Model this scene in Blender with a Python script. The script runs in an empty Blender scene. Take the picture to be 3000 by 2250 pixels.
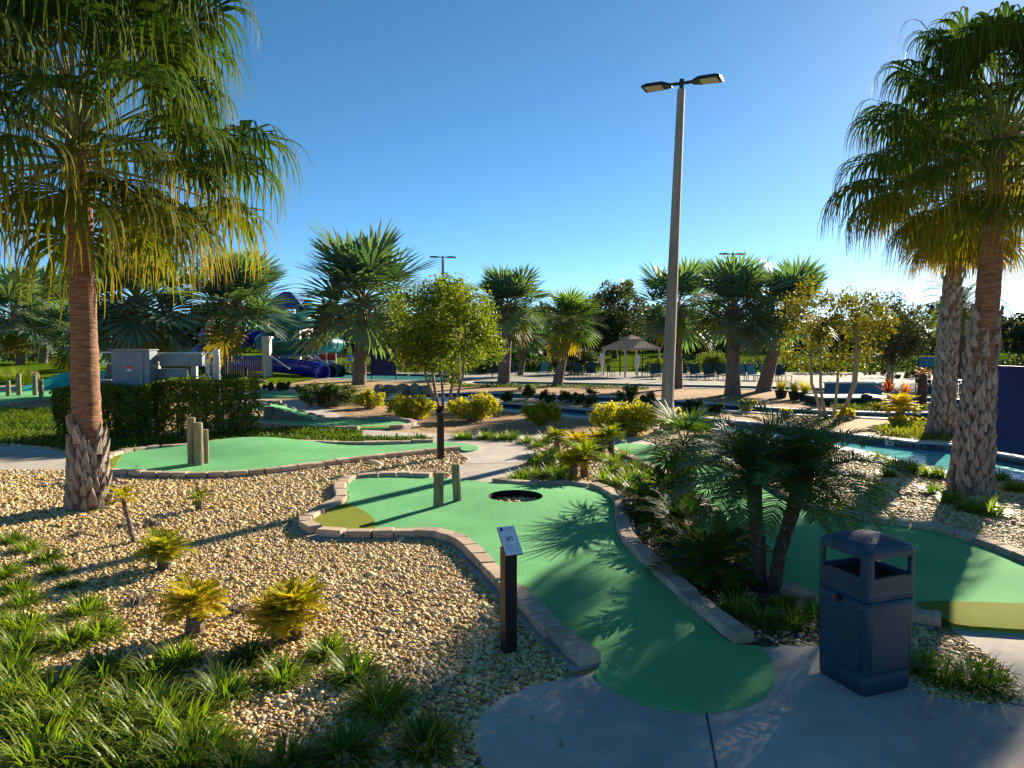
import bpy, bmesh, math, random
import numpy as np
from mathutils import Vector, Matrix, Euler
from mathutils.geometry import delaunay_2d_cdt

R = math.radians
rnd = random.Random(7)
nrs = np.random.RandomState(11)
scene = bpy.context.scene
C = bpy.context.collection

# ------------------------------------------------------------------ camera, sky, sun, exposure
F = 2080.0
PITCH = math.atan(117 / F)
CH = 2.5
cam_d = bpy.data.cameras.new('camera')
cam = bpy.data.objects.new('camera', cam_d)
C.objects.link(cam)
cam.location = (0, 0, CH)
cam.rotation_euler = (math.pi / 2 - PITCH, 0, 0)
cam_d.sensor_fit = 'HORIZONTAL'
cam_d.sensor_width = 36
cam_d.lens = 36 * F / 3000
cam_d.clip_start = 0.05
cam_d.clip_end = 3000
scene.camera = cam

SUN_AZ, SUN_EL = 37.0, 19.5
S = Vector((math.sin(R(SUN_AZ)) * math.cos(R(SUN_EL)), math.cos(R(SUN_AZ)) * math.cos(R(SUN_EL)), math.sin(R(SUN_EL))))
world = bpy.data.worlds.new('World')
scene.world = world
world.use_nodes = True
wn, wl = world.node_tree.nodes, world.node_tree.links
bg = wn['Background']
sky = wn.new('ShaderNodeTexSky')
sky.sky_type = 'NISHITA'
sky.sun_disc = False
sky.sun_elevation = R(SUN_EL)
sky.sun_rotation = R(SUN_AZ)
sky.altitude = 4000
sky.air_density = 0.9
sky.dust_density = 2.0
sky.ozone_density = 3.0
hs = wn.new('ShaderNodeHueSaturation')
hs.inputs['Saturation'].default_value = 1.14
hs.inputs['Hue'].default_value = 0.487
wl.new(sky.outputs[0], hs.inputs['Color'])
wl.new(hs.outputs[0], bg.inputs[0])
bg.inputs[1].default_value = 0.054
sun_d = bpy.data.lights.new('sun', 'SUN')
sun_d.energy = 5.0
sun_d.angle = R(0.55)
sun_d.color = (1.0, 0.86, 0.66)
sun = bpy.data.objects.new('sun', sun_d)
C.objects.link(sun)
sun.rotation_euler = S.to_track_quat('Z', 'Y').to_euler()
sun.location = S * 100
scene.view_settings.view_transform = 'Standard'
scene.view_settings.look = 'None'
scene.view_settings.exposure = 1.66
scene.view_settings.gamma = 1.0
scene.cycles.max_bounces = 8
scene.cycles.transparent_max_bounces = 8
scene.cycles.use_denoising = True


# ------------------------------------------------------------------ pixel -> place (3000 x 2250 photograph)
def ray(px, py):
    x, u = (px - 1500) / F, (1125 - py) / F
    c, s = math.cos(PITCH), math.sin(PITCH)
    return Vector((x, c + u * s, -s + u * c))


def at(px, py, z=0.0):
    d = ray(px, py)
    return Vector((0, 0, CH)) + d * ((z - CH) / d.z)


def at_y(px, py, Y):
    d = ray(px, py)
    return Vector((0, 0, CH)) + d * (Y / d.y)


def P2(pts, z=0.0):
    return [tuple(at(x, y, z).xy) for x, y in pts]


# ------------------------------------------------------------------ objects
def tag(o, label=None, cat=None, group=None, kind=None):
    if label: o['label'] = label
    if cat: o['category'] = cat
    if group: o['group'] = group
    if kind: o['kind'] = kind
    return o


def thing(name, label, cat, loc=(0, 0, 0), rz=0.0, group=None):
    o = bpy.data.objects.new(name, None)
    C.objects.link(o)
    o.location = loc
    o.rotation_euler = (0, 0, rz)
    o.empty_display_size = 0.2
    return tag(o, label, cat, group)


def link(name, mesh, parent=None, loc=None, rot=None, scale=None):
    o = bpy.data.objects.new(name, mesh)
    C.objects.link(o)
    if parent: o.parent = parent
    if loc is not None: o.location = loc
    if rot is not None: o.rotation_euler = rot
    if scale is not None: o.scale = scale if hasattr(scale, '__len__') else (scale,) * 3
    return o


def copy_tree(o, parent=None):
    c = o.copy()
    C.objects.link(c)
    c.parent = parent
    for ch in list(o.children):
        copy_tree(ch, c)
    return c


class MB:
    """collects faces of ONE thing or part"""
    def __init__(s):
        s.v, s.f, s.tip, s.mi = [], [], [], []
        s.m = 0

    def add(s, verts, faces, tips=None):
        b = len(s.v)
        s.v += [tuple(v) for v in verts]
        s.tip += list(tips) if tips is not None else [0.0] * len(verts)
        for f in faces:
            s.f.append(tuple(b + i for i in f))
            s.mi.append(s.m)

    def box(s, c, size, rot=None):
        x, y, z = size[0] / 2, size[1] / 2, size[2] / 2
        vs = [Vector((a, b, d)) for a in (-x, x) for b in (-y, y) for d in (-z, z)]
        if rot is not None: vs = [rot @ v for v in vs]
        c = Vector(c)
        s.add([v + c for v in vs], [(0, 1, 3, 2), (4, 6, 7, 5), (0, 4, 5, 1), (2, 3, 7, 6), (0, 2, 6, 4), (1, 5, 7, 3)])

    def bar(s, a, b, w, h=None):
        a, b = Vector(a), Vector(b)
        d = b - a
        q = d.to_track_quat('X', 'Z').to_matrix()
        s.box((a + b) / 2, (d.length, w, h or w), q)

    def tube(s, pts, rads, n=8, cap=True, tips=None):
        pts = [Vector(p) for p in pts]
        rings = []
        up = Vector((0, 0, 1))
        prev = None
        vs, fs, tp = [], [], []
        for i, p in enumerate(pts):
            d = (pts[min(i + 1, len(pts) - 1)] - pts[max(i - 1, 0)]).normalized()
            if prev is None:
                a = d.orthogonal().normalized()
                if abs(d.z) < 0.9: a = d.cross(up).normalized()
            else:
                a = (prev - d * prev.dot(d)).normalized()
            prev = a
            b = d.cross(a)
            r = rads[i] if hasattr(rads, '__len__') else rads
            for k in range(n):
                t = 2 * math.pi * k / n
                vs.append(p + (a * math.cos(t) + b * math.sin(t)) * r)
                tp.append(tips[i] if tips else 0.0)
        for i in range(len(pts) - 1):
            for k in range(n):
                k2 = (k + 1) % n
                fs.append((i * n + k, i * n + k2, (i + 1) * n + k2, (i + 1) * n + k))
        if cap:
            fs.append(tuple(range(n - 1, -1, -1)))
            fs.append(tuple((len(pts) - 1) * n + k for k in range(n)))
        s.add(vs, fs, tp)

    def strip(s, pts, widths, side, tips=None):
        vs, fs, tp = [], [], []
        n = len(pts)
        for i, p in enumerate(pts):
            sd = side[i] if isinstance(side, list) else side
            vs += [p - sd * (widths[i] / 2), p + sd * (widths[i] / 2)]
            t = tips[i] if tips else i / (n - 1)
            tp += [t, t]
        for i in range(n - 1):
            fs.append((2 * i, 2 * i + 1, 2 * i + 3, 2 * i + 2))
        s.add(vs, fs, tp)

    def mesh(s, name, mats, smooth=False):
        me = bpy.data.meshes.new(name)
        me.from_pydata(s.v, [], s.f)
        for m in (mats if isinstance(mats, (list, tuple)) else [mats]):
            me.materials.append(m)
        if max(s.mi, default=0) > 0:
            me.polygons.foreach_set('material_index', s.mi)
        a = me.attributes.new('tip', 'FLOAT', 'POINT')
        a.data.foreach_set('value', np.array(s.tip, dtype=np.float32))
        if smooth:
            me.polygons.foreach_set('use_smooth', [True] * len(me.polygons))
        me.update()
        return me

    def build(s, name, mats, parent=None, smooth=False, loc=None, rot=None):
        return link(name, s.mesh(name, mats, smooth), parent, loc, rot)


def bevel_mesh(me, w, seg=1):
    bm = bmesh.new()
    bm.from_mesh(me)
    bmesh.ops.bevel(bm, geom=bm.edges[:], offset=w, segments=seg, affect='EDGES', profile=0.6)
    bm.to_mesh(me)
    bm.free()
    return me


# ------------------------------------------------------------------ materials
MATS = {}


def nt_new(name):
    m = bpy.data.materials.new(name)
    m.use_nodes = True
    n, l = m.node_tree.nodes, m.node_tree.links
    return m, n, l, n['Principled BSDF']


def ramp(n, stops):
    r = n.new('ShaderNodeValToRGB')
    e = r.color_ramp.elements
    while len(e) > 1: e.remove(e[-1])
    e[0].position, e[0].color = stops[0][0], (*stops[0][1], 1)
    for p, c in stops[1:]:
        k = e.new(p)
        k.color = (*c, 1)
    return r


def mat(name, stops, scale=8.0, rough=0.8, bump=0.0, bscale=60.0, bdist=0.01, spec=0.3, detail=6.0, metallic=0.0,
        objrand=0.0, coord='Object', stretch=None, big=None):
    """noise -> colour ramp -> principled; bump from a second noise; objrand brightens/darkens by object"""
    m, n, l, p = nt_new(name)
    if len(stops[0]) == 3: stops = [(0.3, stops[0]), (0.7, stops[1])]
    tc = n.new('ShaderNodeTexCoord')
    src = tc.outputs[coord]
    if stretch:
        mp = n.new('ShaderNodeMapping')
        mp.inputs['Scale'].default_value = stretch
        l.new(src, mp.inputs[0])
        src = mp.outputs[0]
    no = n.new('ShaderNodeTexNoise')
    no.inputs['Scale'].default_value = scale
    no.inputs['Detail'].default_value = detail
    l.new(src, no.inputs['Vector'])
    r = ramp(n, stops)
    l.new(no.outputs[0], r.inputs[0])
    col = r.outputs[0]
    if big:      # large stains / wear: (scale, colour multiplier)
        nb = n.new('ShaderNodeTexNoise')
        nb.inputs['Scale'].default_value = big[0]
        nb.inputs['Detail'].default_value = 5
        l.new(src, nb.inputs['Vector'])
        rb = ramp(n, [(0.38, big[1]), (0.62, (1, 1, 1))])
        l.new(nb.outputs[0], rb.inputs[0])
        mx = n.new('ShaderNodeMixRGB')
        mx.blend_type = 'MULTIPLY'
        mx.inputs[0].default_value = 1
        l.new(col, mx.inputs[1])
        l.new(rb.outputs[0], mx.inputs[2])
        col = mx.outputs[0]
    if objrand:
        oi = n.new('ShaderNodeObjectInfo')
        h = n.new('ShaderNodeHueSaturation')
        ma = n.new('ShaderNodeMapRange')
        ma.inputs[3].default_value = 1 - objrand
        ma.inputs[4].default_value = 1 + objrand
        l.new(oi.outputs['Random'], ma.inputs[0])
        l.new(ma.outputs[0], h.inputs['Value'])
        l.new(col, h.inputs['Color'])
        col = h.outputs[0]
    l.new(col, p.inputs['Base Color'])
    p.inputs['Roughness'].default_value = rough
    p.inputs['Specular IOR Level'].default_value = spec
    p.inputs['Metallic'].default_value = metallic
    if bump:
        nb = n.new('ShaderNodeTexNoise')
        nb.inputs['Scale'].default_value = bscale
        nb.inputs['Detail'].default_value = 4
        l.new(src, nb.inputs['Vector'])
        b = n.new('ShaderNodeBump')
        b.inputs['Strength'].default_value = bump
        b.inputs['Distance'].default_value = bdist
        l.new(nb.outputs[0], b.inputs['Height'])
        l.new(b.outputs[0], p.inputs['Normal'])
    MATS[name] = m
    return m


def leaf_mat(name, c1, c2, tipcol=None, tip0=0.75, trans=0.4, tcol=None, rough=0.5, spec=0.2, nscale=1.5):
    m, n, l, p = nt_new(name)
    oi = n.new('ShaderNodeObjectInfo')
    tc = n.new('ShaderNodeTexCoord')
    no = n.new('ShaderNodeTexNoise')
    no.inputs['Scale'].default_value = nscale
    no.inputs['Detail'].default_value = 5
    l.new(tc.outputs['Object'], no.inputs[0])
    ad = n.new('ShaderNodeMath')
    ad.operation = 'ADD'
    l.new(no.outputs[0], ad.inputs[0])
    mu = n.new('ShaderNodeMath')
    mu.operation = 'MULTIPLY_ADD'
    mu.inputs[1].default_value = 0.5
    mu.inputs[2].default_value = -0.25
    l.new(oi.outputs['Random'], mu.inputs[0])
    l.new(mu.outputs[0], ad.inputs[1])
    r = ramp(n, [(0.3, c1), (0.7, c2)])
    l.new(ad.outputs[0], r.inputs[0])
    col = r.outputs[0]
    if tipcol:
        a = n.new('ShaderNodeAttribute')
        a.attribute_name = 'tip'
        ra = n.new('ShaderNodeMapRange')
        ra.inputs[1].default_value = tip0
        ra.inputs[2].default_value = 1.0
        l.new(a.outputs['Fac'], ra.inputs[0])
        mx = n.new('ShaderNodeMixRGB')
        l.new(ra.outputs[0], mx.inputs[0])
        l.new(col, mx.inputs[1])
        mx.inputs[2].default_value = (*tipcol, 1)
        col = mx.outputs[0]
    l.new(col, p.inputs['Base Color'])
    p.inputs['Roughness'].default_value = rough
    p.inputs['Specular IOR Level'].default_value = spec
    t = n.new('ShaderNodeBsdfTranslucent')
    mt = n.new('ShaderNodeMixRGB')
    mt.blend_type = 'MULTIPLY'
    mt.inputs[0].default_value = 1
    l.new(col, mt.inputs[1])
    mt.inputs[2].default_value = (*(tcol or (1.6, 1.7, 0.6)), 1)
    l.new(mt.outputs[0], t.inputs[0])
    ms = n.new('ShaderNodeMixShader')
    ms.inputs[0].default_value = trans
    l.new(p.outputs[0], ms.inputs[1])
    l.new(t.outputs[0], ms.inputs[2])
    l.new(ms.outputs[0], n['Material Output'].inputs[0])
    MATS[name] = m
    return m


M = MATS
# stone, concrete, turf
mat('gravel_bed', [(0.25, (0.12, 0.07, 0.03)), (0.45, (0.36, 0.24, 0.10)), (0.6, (0.50, 0.35, 0.17)), (0.8, (0.62, 0.48, 0.29))], scale=24, bump=1.0, bscale=42, bdist=0.03, rough=0.9, big=(0.5, (0.75, 0.72, 0.7)))
mat('bark_bed', [(0.33, (0.15, 0.085, 0.04)), (0.52, (0.40, 0.25, 0.12)), (0.7, (0.55, 0.38, 0.20))], scale=10, bump=1.0, bscale=14, bdist=0.06, rough=0.95, big=(0.35, (0.7, 0.66, 0.62)))
mat('concrete', [(0.3, (0.42, 0.38, 0.33)), (0.7, (0.50, 0.46, 0.40))], scale=5, bump=0.35, bscale=220, bdist=0.002, rough=0.9, spec=0.15, big=(0.8, (0.74, 0.73, 0.72)))
mat('deck', [(0.3, (0.30, 0.28, 0.25)), (0.7, (0.38, 0.35, 0.31))], spec=0.05, scale=1.2, bump=0.2, bscale=60, rough=0.85, big=(0.12, (0.8, 0.8, 0.8)))
mat('seam', [(0.05, 0.05, 0.05), (0.08, 0.08, 0.075)], rough=0.95)
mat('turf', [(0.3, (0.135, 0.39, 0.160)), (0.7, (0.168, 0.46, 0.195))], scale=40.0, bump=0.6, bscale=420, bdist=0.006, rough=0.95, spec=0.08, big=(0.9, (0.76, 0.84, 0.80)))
mat('turf_rough', [(0.3, (0.17, 0.21, 0.02)), (0.7, (0.25, 0.28, 0.035))], scale=90, bump=1.0, bscale=260, bdist=0.015, rough=0.95, spec=0.1)
mat('paver', [(0.3, (0.34, 0.25, 0.18)), (0.7, (0.50, 0.39, 0.29))], scale=14, bump=0.7, bscale=70, bdist=0.008, rough=0.9, objrand=0.22)
mat('footing', [(0.3, (0.26, 0.25, 0.23)), (0.7, (0.36, 0.34, 0.31))], scale=10, bump=0.5, bscale=90, rough=0.9)
mat('rock', [(0.3, (0.16, 0.12, 0.09)), (0.7, (0.34, 0.26, 0.19))], scale=4, bump=1.0, bscale=12, bdist=0.06, rough=0.9, objrand=0.2)
mat('grey_rock', [(0.3, (0.10, 0.10, 0.09)), (0.7, (0.22, 0.21, 0.18))], scale=4, bump=1.0, bscale=12, bdist=0.05, rough=0.9, objrand=0.2)
mat('lawn', [(0.3, (0.07, 0.13, 0.01)), (0.7, (0.14, 0.21, 0.018))], scale=1.5, bump=1.0, bscale=30, bdist=0.05, rough=1.0, spec=0.0, big=(0.15, (0.75, 0.8, 0.7)))
mat('soil', [(0.3, (0.05, 0.035, 0.025)), (0.7, (0.11, 0.08, 0.055))], scale=25, bump=1.0, bscale=40, bdist=0.03, rough=0.95)
# wood, metal, plastic
mat('post_wood', [(0.3, (0.11, 0.085, 0.05)), (0.55, (0.25, 0.21, 0.13)), (0.75, (0.36, 0.32, 0.22))], scale=9, bump=0.8, bscale=14, bdist=0.012, rough=0.9, stretch=(4, 4, 0.5), objrand=0.15)
mat('trunk_red', [(0.25, (0.10, 0.045, 0.025)), (0.5, (0.22, 0.11, 0.065)), (0.75, (0.34, 0.20, 0.13))], scale=5, bump=1.0, bscale=7, bdist=0.03, rough=0.9, stretch=(1, 1, 7))
mat('trunk_grey', [(0.25, (0.07, 0.055, 0.045)), (0.5, (0.15, 0.12, 0.095)), (0.75, (0.26, 0.22, 0.18))], scale=6, bump=1.0, bscale=9, bdist=0.03, rough=0.9, stretch=(1, 1, 4))
mat('boot', [(0.25, (0.10, 0.075, 0.06)), (0.5, (0.25, 0.20, 0.165)), (0.75, (0.42, 0.36, 0.30))], scale=10, bump=0.9, bscale=22, bdist=0.012, rough=0.9, stretch=(3, 3, 0.6), objrand=0.25)
mat('trunk_dark', [(0.3, (0.03, 0.022, 0.016)), (0.7, (0.085, 0.065, 0.045))], scale=14, bump=1.0, bscale=20, bdist=0.03, rough=0.95)
mat('bark_pale', [(0.3, (0.20, 0.15, 0.10)), (0.7, (0.38, 0.31, 0.23))], scale=9, bump=0.5, bscale=16, rough=0.85, stretch=(1, 1, 0.4))
mat('dead_stem', [(0.3, (0.12, 0.09, 0.065)), (0.7, (0.34, 0.28, 0.21))], scale=14, bump=0.8, bscale=30, rough=0.95)
mat('black_metal', [(0.006, 0.006, 0.007), (0.012, 0.012, 0.013)], rough=0.45, spec=0.4)
mat('fence_black', [(0.008, 0.008, 0.009), (0.015, 0.015, 0.016)], rough=0.5, spec=0.4)
mat('brown_post', [(0.018, 0.012, 0.009), (0.04, 0.028, 0.02)], scale=6, rough=0.7)
mat('pole_concrete', [(0.3, (0.24, 0.22, 0.19)), (0.7, (0.34, 0.31, 0.27))], scale=2.5, bump=0.3, bscale=60, rough=0.8, stretch=(3, 3, 0.4), big=(0.8, (0.7, 0.68, 0.64)))
mat('lamp_body', [(0.012, 0.013, 0.016), (0.02, 0.021, 0.024)], rough=0.4)
mat('lamp_lens', [(0.3, (0.42, 0.38, 0.28)), (0.7, (0.55, 0.50, 0.38))], scale=30, rough=0.3)
mat('cabinet', [(0.3, (0.15, 0.19, 0.215)), (0.7, (0.20, 0.245, 0.27))], scale=3, rough=0.5, big=(1.5, (0.85, 0.85, 0.85)))
mat('steel', [(0.3, (0.35, 0.35, 0.35)), (0.7, (0.48, 0.48, 0.47))], scale=8, rough=0.4, metallic=0.6)
mat('white_paint', [(0.62, 0.62, 0.60), (0.75, 0.75, 0.72)], scale=3, rough=0.55)
mat('cream', [(0.48, 0.44, 0.38), (0.60, 0.55, 0.48)], scale=2, rough=0.6)
mat('plaque_white', [(0.66, 0.68, 0.74), (0.74, 0.76, 0.80)], scale=20, rough=0.4)
mat('print_blue', [(0.01, 0.05, 0.20), (0.012, 0.07, 0.26)], rough=0.5)
mat('print_dark', [(0.02, 0.025, 0.06), (0.03, 0.035, 0.08)], rough=0.5)
mat('print_grey', [(0.38, 0.38, 0.46), (0.48, 0.48, 0.56)], scale=60, rough=0.5)
mat('print_red', [(0.45, 0.03, 0.04), (0.55, 0.05, 0.05)], rough=0.5)
mat('can_blue', [(0.3, (0.007, 0.036, 0.062)), (0.7, (0.011, 0.050, 0.080))], scale=6, bump=0.25, bscale=350, bdist=0.001, rough=0.5, spec=0.35)
mat('hollow_shade', [(0.004, 0.004, 0.006), (0.008, 0.008, 0.01)], rough=0.9)  # near-black colour standing in for the shade inside hollows
mat('navy_panel', [(0.3, (0.006, 0.009, 0.075)), (0.7, (0.009, 0.014, 0.10))], scale=0.8, rough=0.55, bump=0.1, bscale=3)
mat('slide_blue', [(0.012, 0.02, 0.32), (0.016, 0.03, 0.40)], rough=0.25, spec=0.5)
mat('slide_teal', [(0.012, 0.10, 0.105), (0.018, 0.14, 0.14)], rough=0.25, spec=0.5)
mat('slide_dark', [(0.01, 0.02, 0.035), (0.015, 0.03, 0.05)], rough=0.3)
mat('roof_blue', [(0.02, 0.07, 0.22), (0.03, 0.10, 0.28)], rough=0.6)
mat('red_fabric', [(0.50, 0.03, 0.02), (0.60, 0.05, 0.03)], rough=0.8)
mat('lime_fabric', [(0.25, 0.42, 0.06), (0.35, 0.50, 0.08)], rough=0.85)
mat('teal_wall', [(0.025, 0.38, 0.38), (0.035, 0.46, 0.46)], scale=1.2, rough=0.5, big=(0.6, (0.8, 0.9, 0.9)))
mat('blue_wall', [(0.015, 0.10, 0.17), (0.02, 0.13, 0.21)], scale=1.2, rough=0.5)
mat('dark_green', [(0.008, 0.03, 0.022), (0.012, 0.04, 0.03)], rough=0.6)
mat('tan_fabric', [(0.30, 0.25, 0.20), (0.38, 0.32, 0.26)], scale=6, rough=0.9)
mat('sling', [(0.08, 0.20, 0.23), (0.11, 0.26, 0.29)], scale=8, rough=0.8)
mat('dark_sling', [(0.025, 0.05, 0.06), (0.04, 0.07, 0.08)], scale=8, rough=0.8)
mat('tile', [(0.3, (0.008, 0.022, 0.065)), (0.7, (0.014, 0.035, 0.09))], scale=5, rough=0.2, spec=0.5, objrand=0.25)
mat('coping', [(0.42, 0.40, 0.37), (0.52, 0.50, 0.46)], scale=3, bump=0.3, bscale=60, rough=0.8)
mat('river_floor', [(0.10, 0.30, 0.33), (0.14, 0.38, 0.40)], scale=2, rough=0.6)
mat('pot', [(0.015, 0.013, 0.012), (0.03, 0.026, 0.022)], rough=0.6)
mat('petiole', [(0.12, 0.13, 0.03), (0.22, 0.22, 0.06)], scale=6, rough=0.6)
# foliage
leaf_mat('frond_green', (0.030, 0.064, 0.012), (0.060, 0.100, 0.020), tipcol=(0.13, 0.14, 0.03), tip0=0.72, trans=0.33, tcol=(1.5, 1.6, 0.45), rough=0.6, spec=0.03)
leaf_mat('frond_mid', (0.045, 0.075, 0.012), (0.090, 0.115, 0.018), tipcol=(0.26, 0.20, 0.030), tip0=0.5, trans=0.42, tcol=(1.6, 1.55, 0.4), rough=0.6, spec=0.03)
leaf_mat('frond_old', (0.095, 0.11, 0.015), (0.19, 0.165, 0.02), tipcol=(0.36, 0.24, 0.03), tip0=0.45, trans=0.52, tcol=(1.55, 1.4, 0.35), rough=0.6, spec=0.03)
leaf_mat('bismarck', (0.090, 0.150, 0.120), (0.155, 0.220, 0.160), trans=0.36, tcol=(1.4, 1.6, 0.35), rough=0.55, spec=0.15)
leaf_mat('bismarck_green', (0.070, 0.130, 0.045), (0.125, 0.185, 0.060), tipcol=(0.22, 0.24, 0.05), tip0=0.8, trans=0.40, tcol=(1.6, 1.7, 0.4), rough=0.5, spec=0.2)
leaf_mat('bismarck_old', (0.13, 0.14, 0.03), (0.24, 0.19, 0.03), tipcol=(0.36, 0.22, 0.03), tip0=0.6, trans=0.42, tcol=(1.5, 1.4, 0.35))
leaf_mat('pygmy', (0.034, 0.080, 0.022), (0.065, 0.125, 0.034), trans=0.32, tcol=(1.6, 1.9, 0.6), rough=0.42, spec=0.3)
leaf_mat('phoenix', (0.06, 0.09, 0.04), (0.11, 0.13, 0.05), trans=0.35, rough=0.5)
leaf_mat('fan_small', (0.040, 0.085, 0.018), (0.090, 0.140, 0.022), trans=0.4, rough=0.55, spec=0.1)
leaf_mat('liriope', (0.060, 0.125, 0.012), (0.160, 0.235, 0.018), tipcol=(0.22, 0.23, 0.04), tip0=0.6, trans=0.45, tcol=(1.5, 1.6, 0.35), rough=0.45, spec=0.22, nscale=5)
leaf_mat('zamia_yellow', (0.19, 0.26, 0.022), (0.50, 0.40, 0.03), trans=0.48, tcol=(1.5, 1.45, 0.35), rough=0.6, spec=0.08, nscale=9)
leaf_mat('zamia_green', (0.035, 0.080, 0.016), (0.095, 0.140, 0.020), tipcol=(0.17, 0.17, 0.03), tip0=0.8, trans=0.42, tcol=(1.6, 1.6, 0.45), rough=0.6, spec=0.08, nscale=3)
leaf_mat('shrub_yellow', (0.30, 0.30, 0.018), (0.52, 0.43, 0.03), trans=0.52, tcol=(1.3, 1.3, 0.35), nscale=4)
leaf_mat('shrub_dark', (0.030, 0.060, 0.018), (0.080, 0.110, 0.026), trans=0.35, nscale=3)
leaf_mat('hedge_leaf', (0.050, 0.085, 0.012), (0.150, 0.180, 0.016), trans=0.38, tcol=(1.6, 1.7, 0.35), nscale=5)
leaf_mat('crape_leaf', (0.070, 0.120, 0.013), (0.150, 0.185, 0.020), trans=0.42, tcol=(1.5, 1.55, 0.35), nscale=1.2)
leaf_mat('autumn_leaf', (0.12, 0.12, 0.014), (0.26, 0.20, 0.02), trans=0.42, tcol=(1.5, 1.4, 0.35), nscale=1.2)
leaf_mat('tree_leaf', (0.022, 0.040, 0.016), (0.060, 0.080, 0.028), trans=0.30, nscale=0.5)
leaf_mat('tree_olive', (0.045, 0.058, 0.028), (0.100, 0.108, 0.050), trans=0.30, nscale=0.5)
leaf_mat('grass_yellow', (0.30, 0.29, 0.02), (0.50, 0.44, 0.03), trans=0.5, tcol=(1.3, 1.3, 0.35), nscale=4)
leaf_mat('bromeliad', (0.30, 0.07, 0.02), (0.45, 0.20, 0.03), tipcol=(0.30, 0.25, 0.04), tip0=0.6, trans=0.4, tcol=(1.5, 1.1, 0.5), nscale=6)
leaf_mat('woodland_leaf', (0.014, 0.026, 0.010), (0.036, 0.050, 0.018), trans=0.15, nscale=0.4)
leaf_mat('cover_leaf', (0.050, 0.095, 0.012), (0.135, 0.190, 0.018), trans=0.4, tcol=(1.4, 1.5, 0.35), rough=0.6, spec=0.08, nscale=0.8)
leaf_mat('cover_pale', (0.090, 0.120, 0.018), (0.21, 0.23, 0.03), trans=0.4, tcol=(1.4, 1.4, 0.35), rough=0.6, spec=0.08, nscale=0.8)
leaf_mat('canvas', (0.34, 0.27, 0.20), (0.42, 0.34, 0.26), trans=0.3, tcol=(1, 1, .9), rough=0.8, spec=0.1)


def water_mat():
    m, n, l, p = nt_new('water')
    tc = n.new('ShaderNodeTexCoord')
    mp = n.new('ShaderNodeMapping')
    mp.inputs['Scale'].default_value = (1.0, 2.2, 1)
    l.new(tc.outputs['Object'], mp.inputs[0])
    no = n.new('ShaderNodeTexNoise')
    no.inputs['Scale'].default_value = 2.2
    no.inputs['Detail'].default_value = 3
    l.new(mp.outputs[0], no.inputs[0])
    b = n.new('ShaderNodeBump')
    b.inputs['Strength'].default_value = 0.35
    b.inputs['Distance'].default_value = 0.05
    l.new(no.outputs[0], b.inputs['Height'])
    l.new(b.outputs[0], p.inputs['Normal'])
    r = ramp(n, [(0.35, (0.07, 0.42, 0.46)), (0.7, (0.16, 0.58, 0.60))])
    l.new(no.outputs[0], r.inputs[0])
    l.new(r.outputs[0], p.inputs['Base Color'])
    p.inputs['Roughness'].default_value = 0.06
    p.inputs['IOR'].default_value = 1.33
    MATS['water'] = m


water_mat()


def pebble_mat():
    m, n, l, p = nt_new('pebble')
    oi = n.new('ShaderNodeObjectInfo')
    r = ramp(n, [(0.0, (0.32, 0.18, 0.045)), (0.15, (0.48, 0.31, 0.085)), (0.36, (0.58, 0.42, 0.15)), (0.55, (0.65, 0.50, 0.23)),
                 (0.70, (0.46, 0.36, 0.24)), (0.82, (0.68, 0.54, 0.34)), (0.92, (0.36, 0.25, 0.16)), (1.0, (0.22, 0.13, 0.08))])
    l.new(oi.outputs['Random'], r.inputs[0])
    l.new(r.outputs[0], p.inputs['Base Color'])
    p.inputs['Roughness'].default_value = 0.6
    p.inputs['Specular IOR Level'].default_value = 0.35
    MATS['pebble'] = m


pebble_mat()

# ------------------------------------------------------------------ outlines
def smooth(pts, closed=True, step=0.12):
    P = [Vector((p[0], p[1])) for p in pts]
    n = len(P)
    out = []
    rng = range(n) if closed else range(n - 1)
    for i in rng:
        if closed:
            p0, p1, p2, p3 = P[i - 1], P[i], P[(i + 1) % n], P[(i + 2) % n]
        else:
            p0, p1, p2, p3 = P[max(i - 1, 0)], P[i], P[i + 1], P[min(i + 2, n - 1)]
        k = max(1, int((p2 - p1).length / step))
        # centripetal-like tangents keep short spans from overshooting
        d = (p2 - p1).length
        t1 = (p2 - p0) * (d / max((p1 - p0).length + d, 1e-6))
        t2 = (p3 - p1) * (d / max((p3 - p2).length + d, 1e-6))
        for j in range(k):
            t = j / k
            h = ((2 * t**3 - 3 * t**2 + 1) * p1 + (t**3 - 2 * t**2 + t) * t1 + (-2 * t**3 + 3 * t**2) * p2 + (t**3 - t**2) * t2)
            out.append((h.x, h.y))
    if not closed: out.append(tuple(P[-1]))
    return out


def inside(poly, xs, ys):
    poly = np.asarray(poly)
    x0, y0 = poly[:, 0], poly[:, 1]
    x1, y1 = np.roll(x0, -1), np.roll(y0, -1)
    res = np.zeros(len(xs), bool)
    for a, b, c, d in zip(x0, y0, x1, y1):
        if b == d: continue
        hit = ((b > ys) != (d > ys)) & (xs < (c - a) * (ys - b) / (d - b) + a)
        res ^= hit
    return res


def ccw(poly):
    a = sum(p[0] * q[1] - q[0] * p[1] for p, q in zip(poly, poly[1:] + poly[:1]))
    return poly if a > 0 else poly[::-1]


def edge_dist(poly, xs, ys):
    poly = np.asarray(poly)
    d = np.full(len(xs), 1e9)
    for (ax, ay), (bx, by) in zip(poly, np.roll(poly, -1, 0)):
        vx, vy = bx - ax, by - ay
        L = vx * vx + vy * vy + 1e-12
        t = np.clip(((xs - ax) * vx + (ys - ay) * vy) / L, 0, 1)
        d = np.minimum(d, np.hypot(xs - ax - t * vx, ys - ay - t * vy))
    return d


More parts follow.
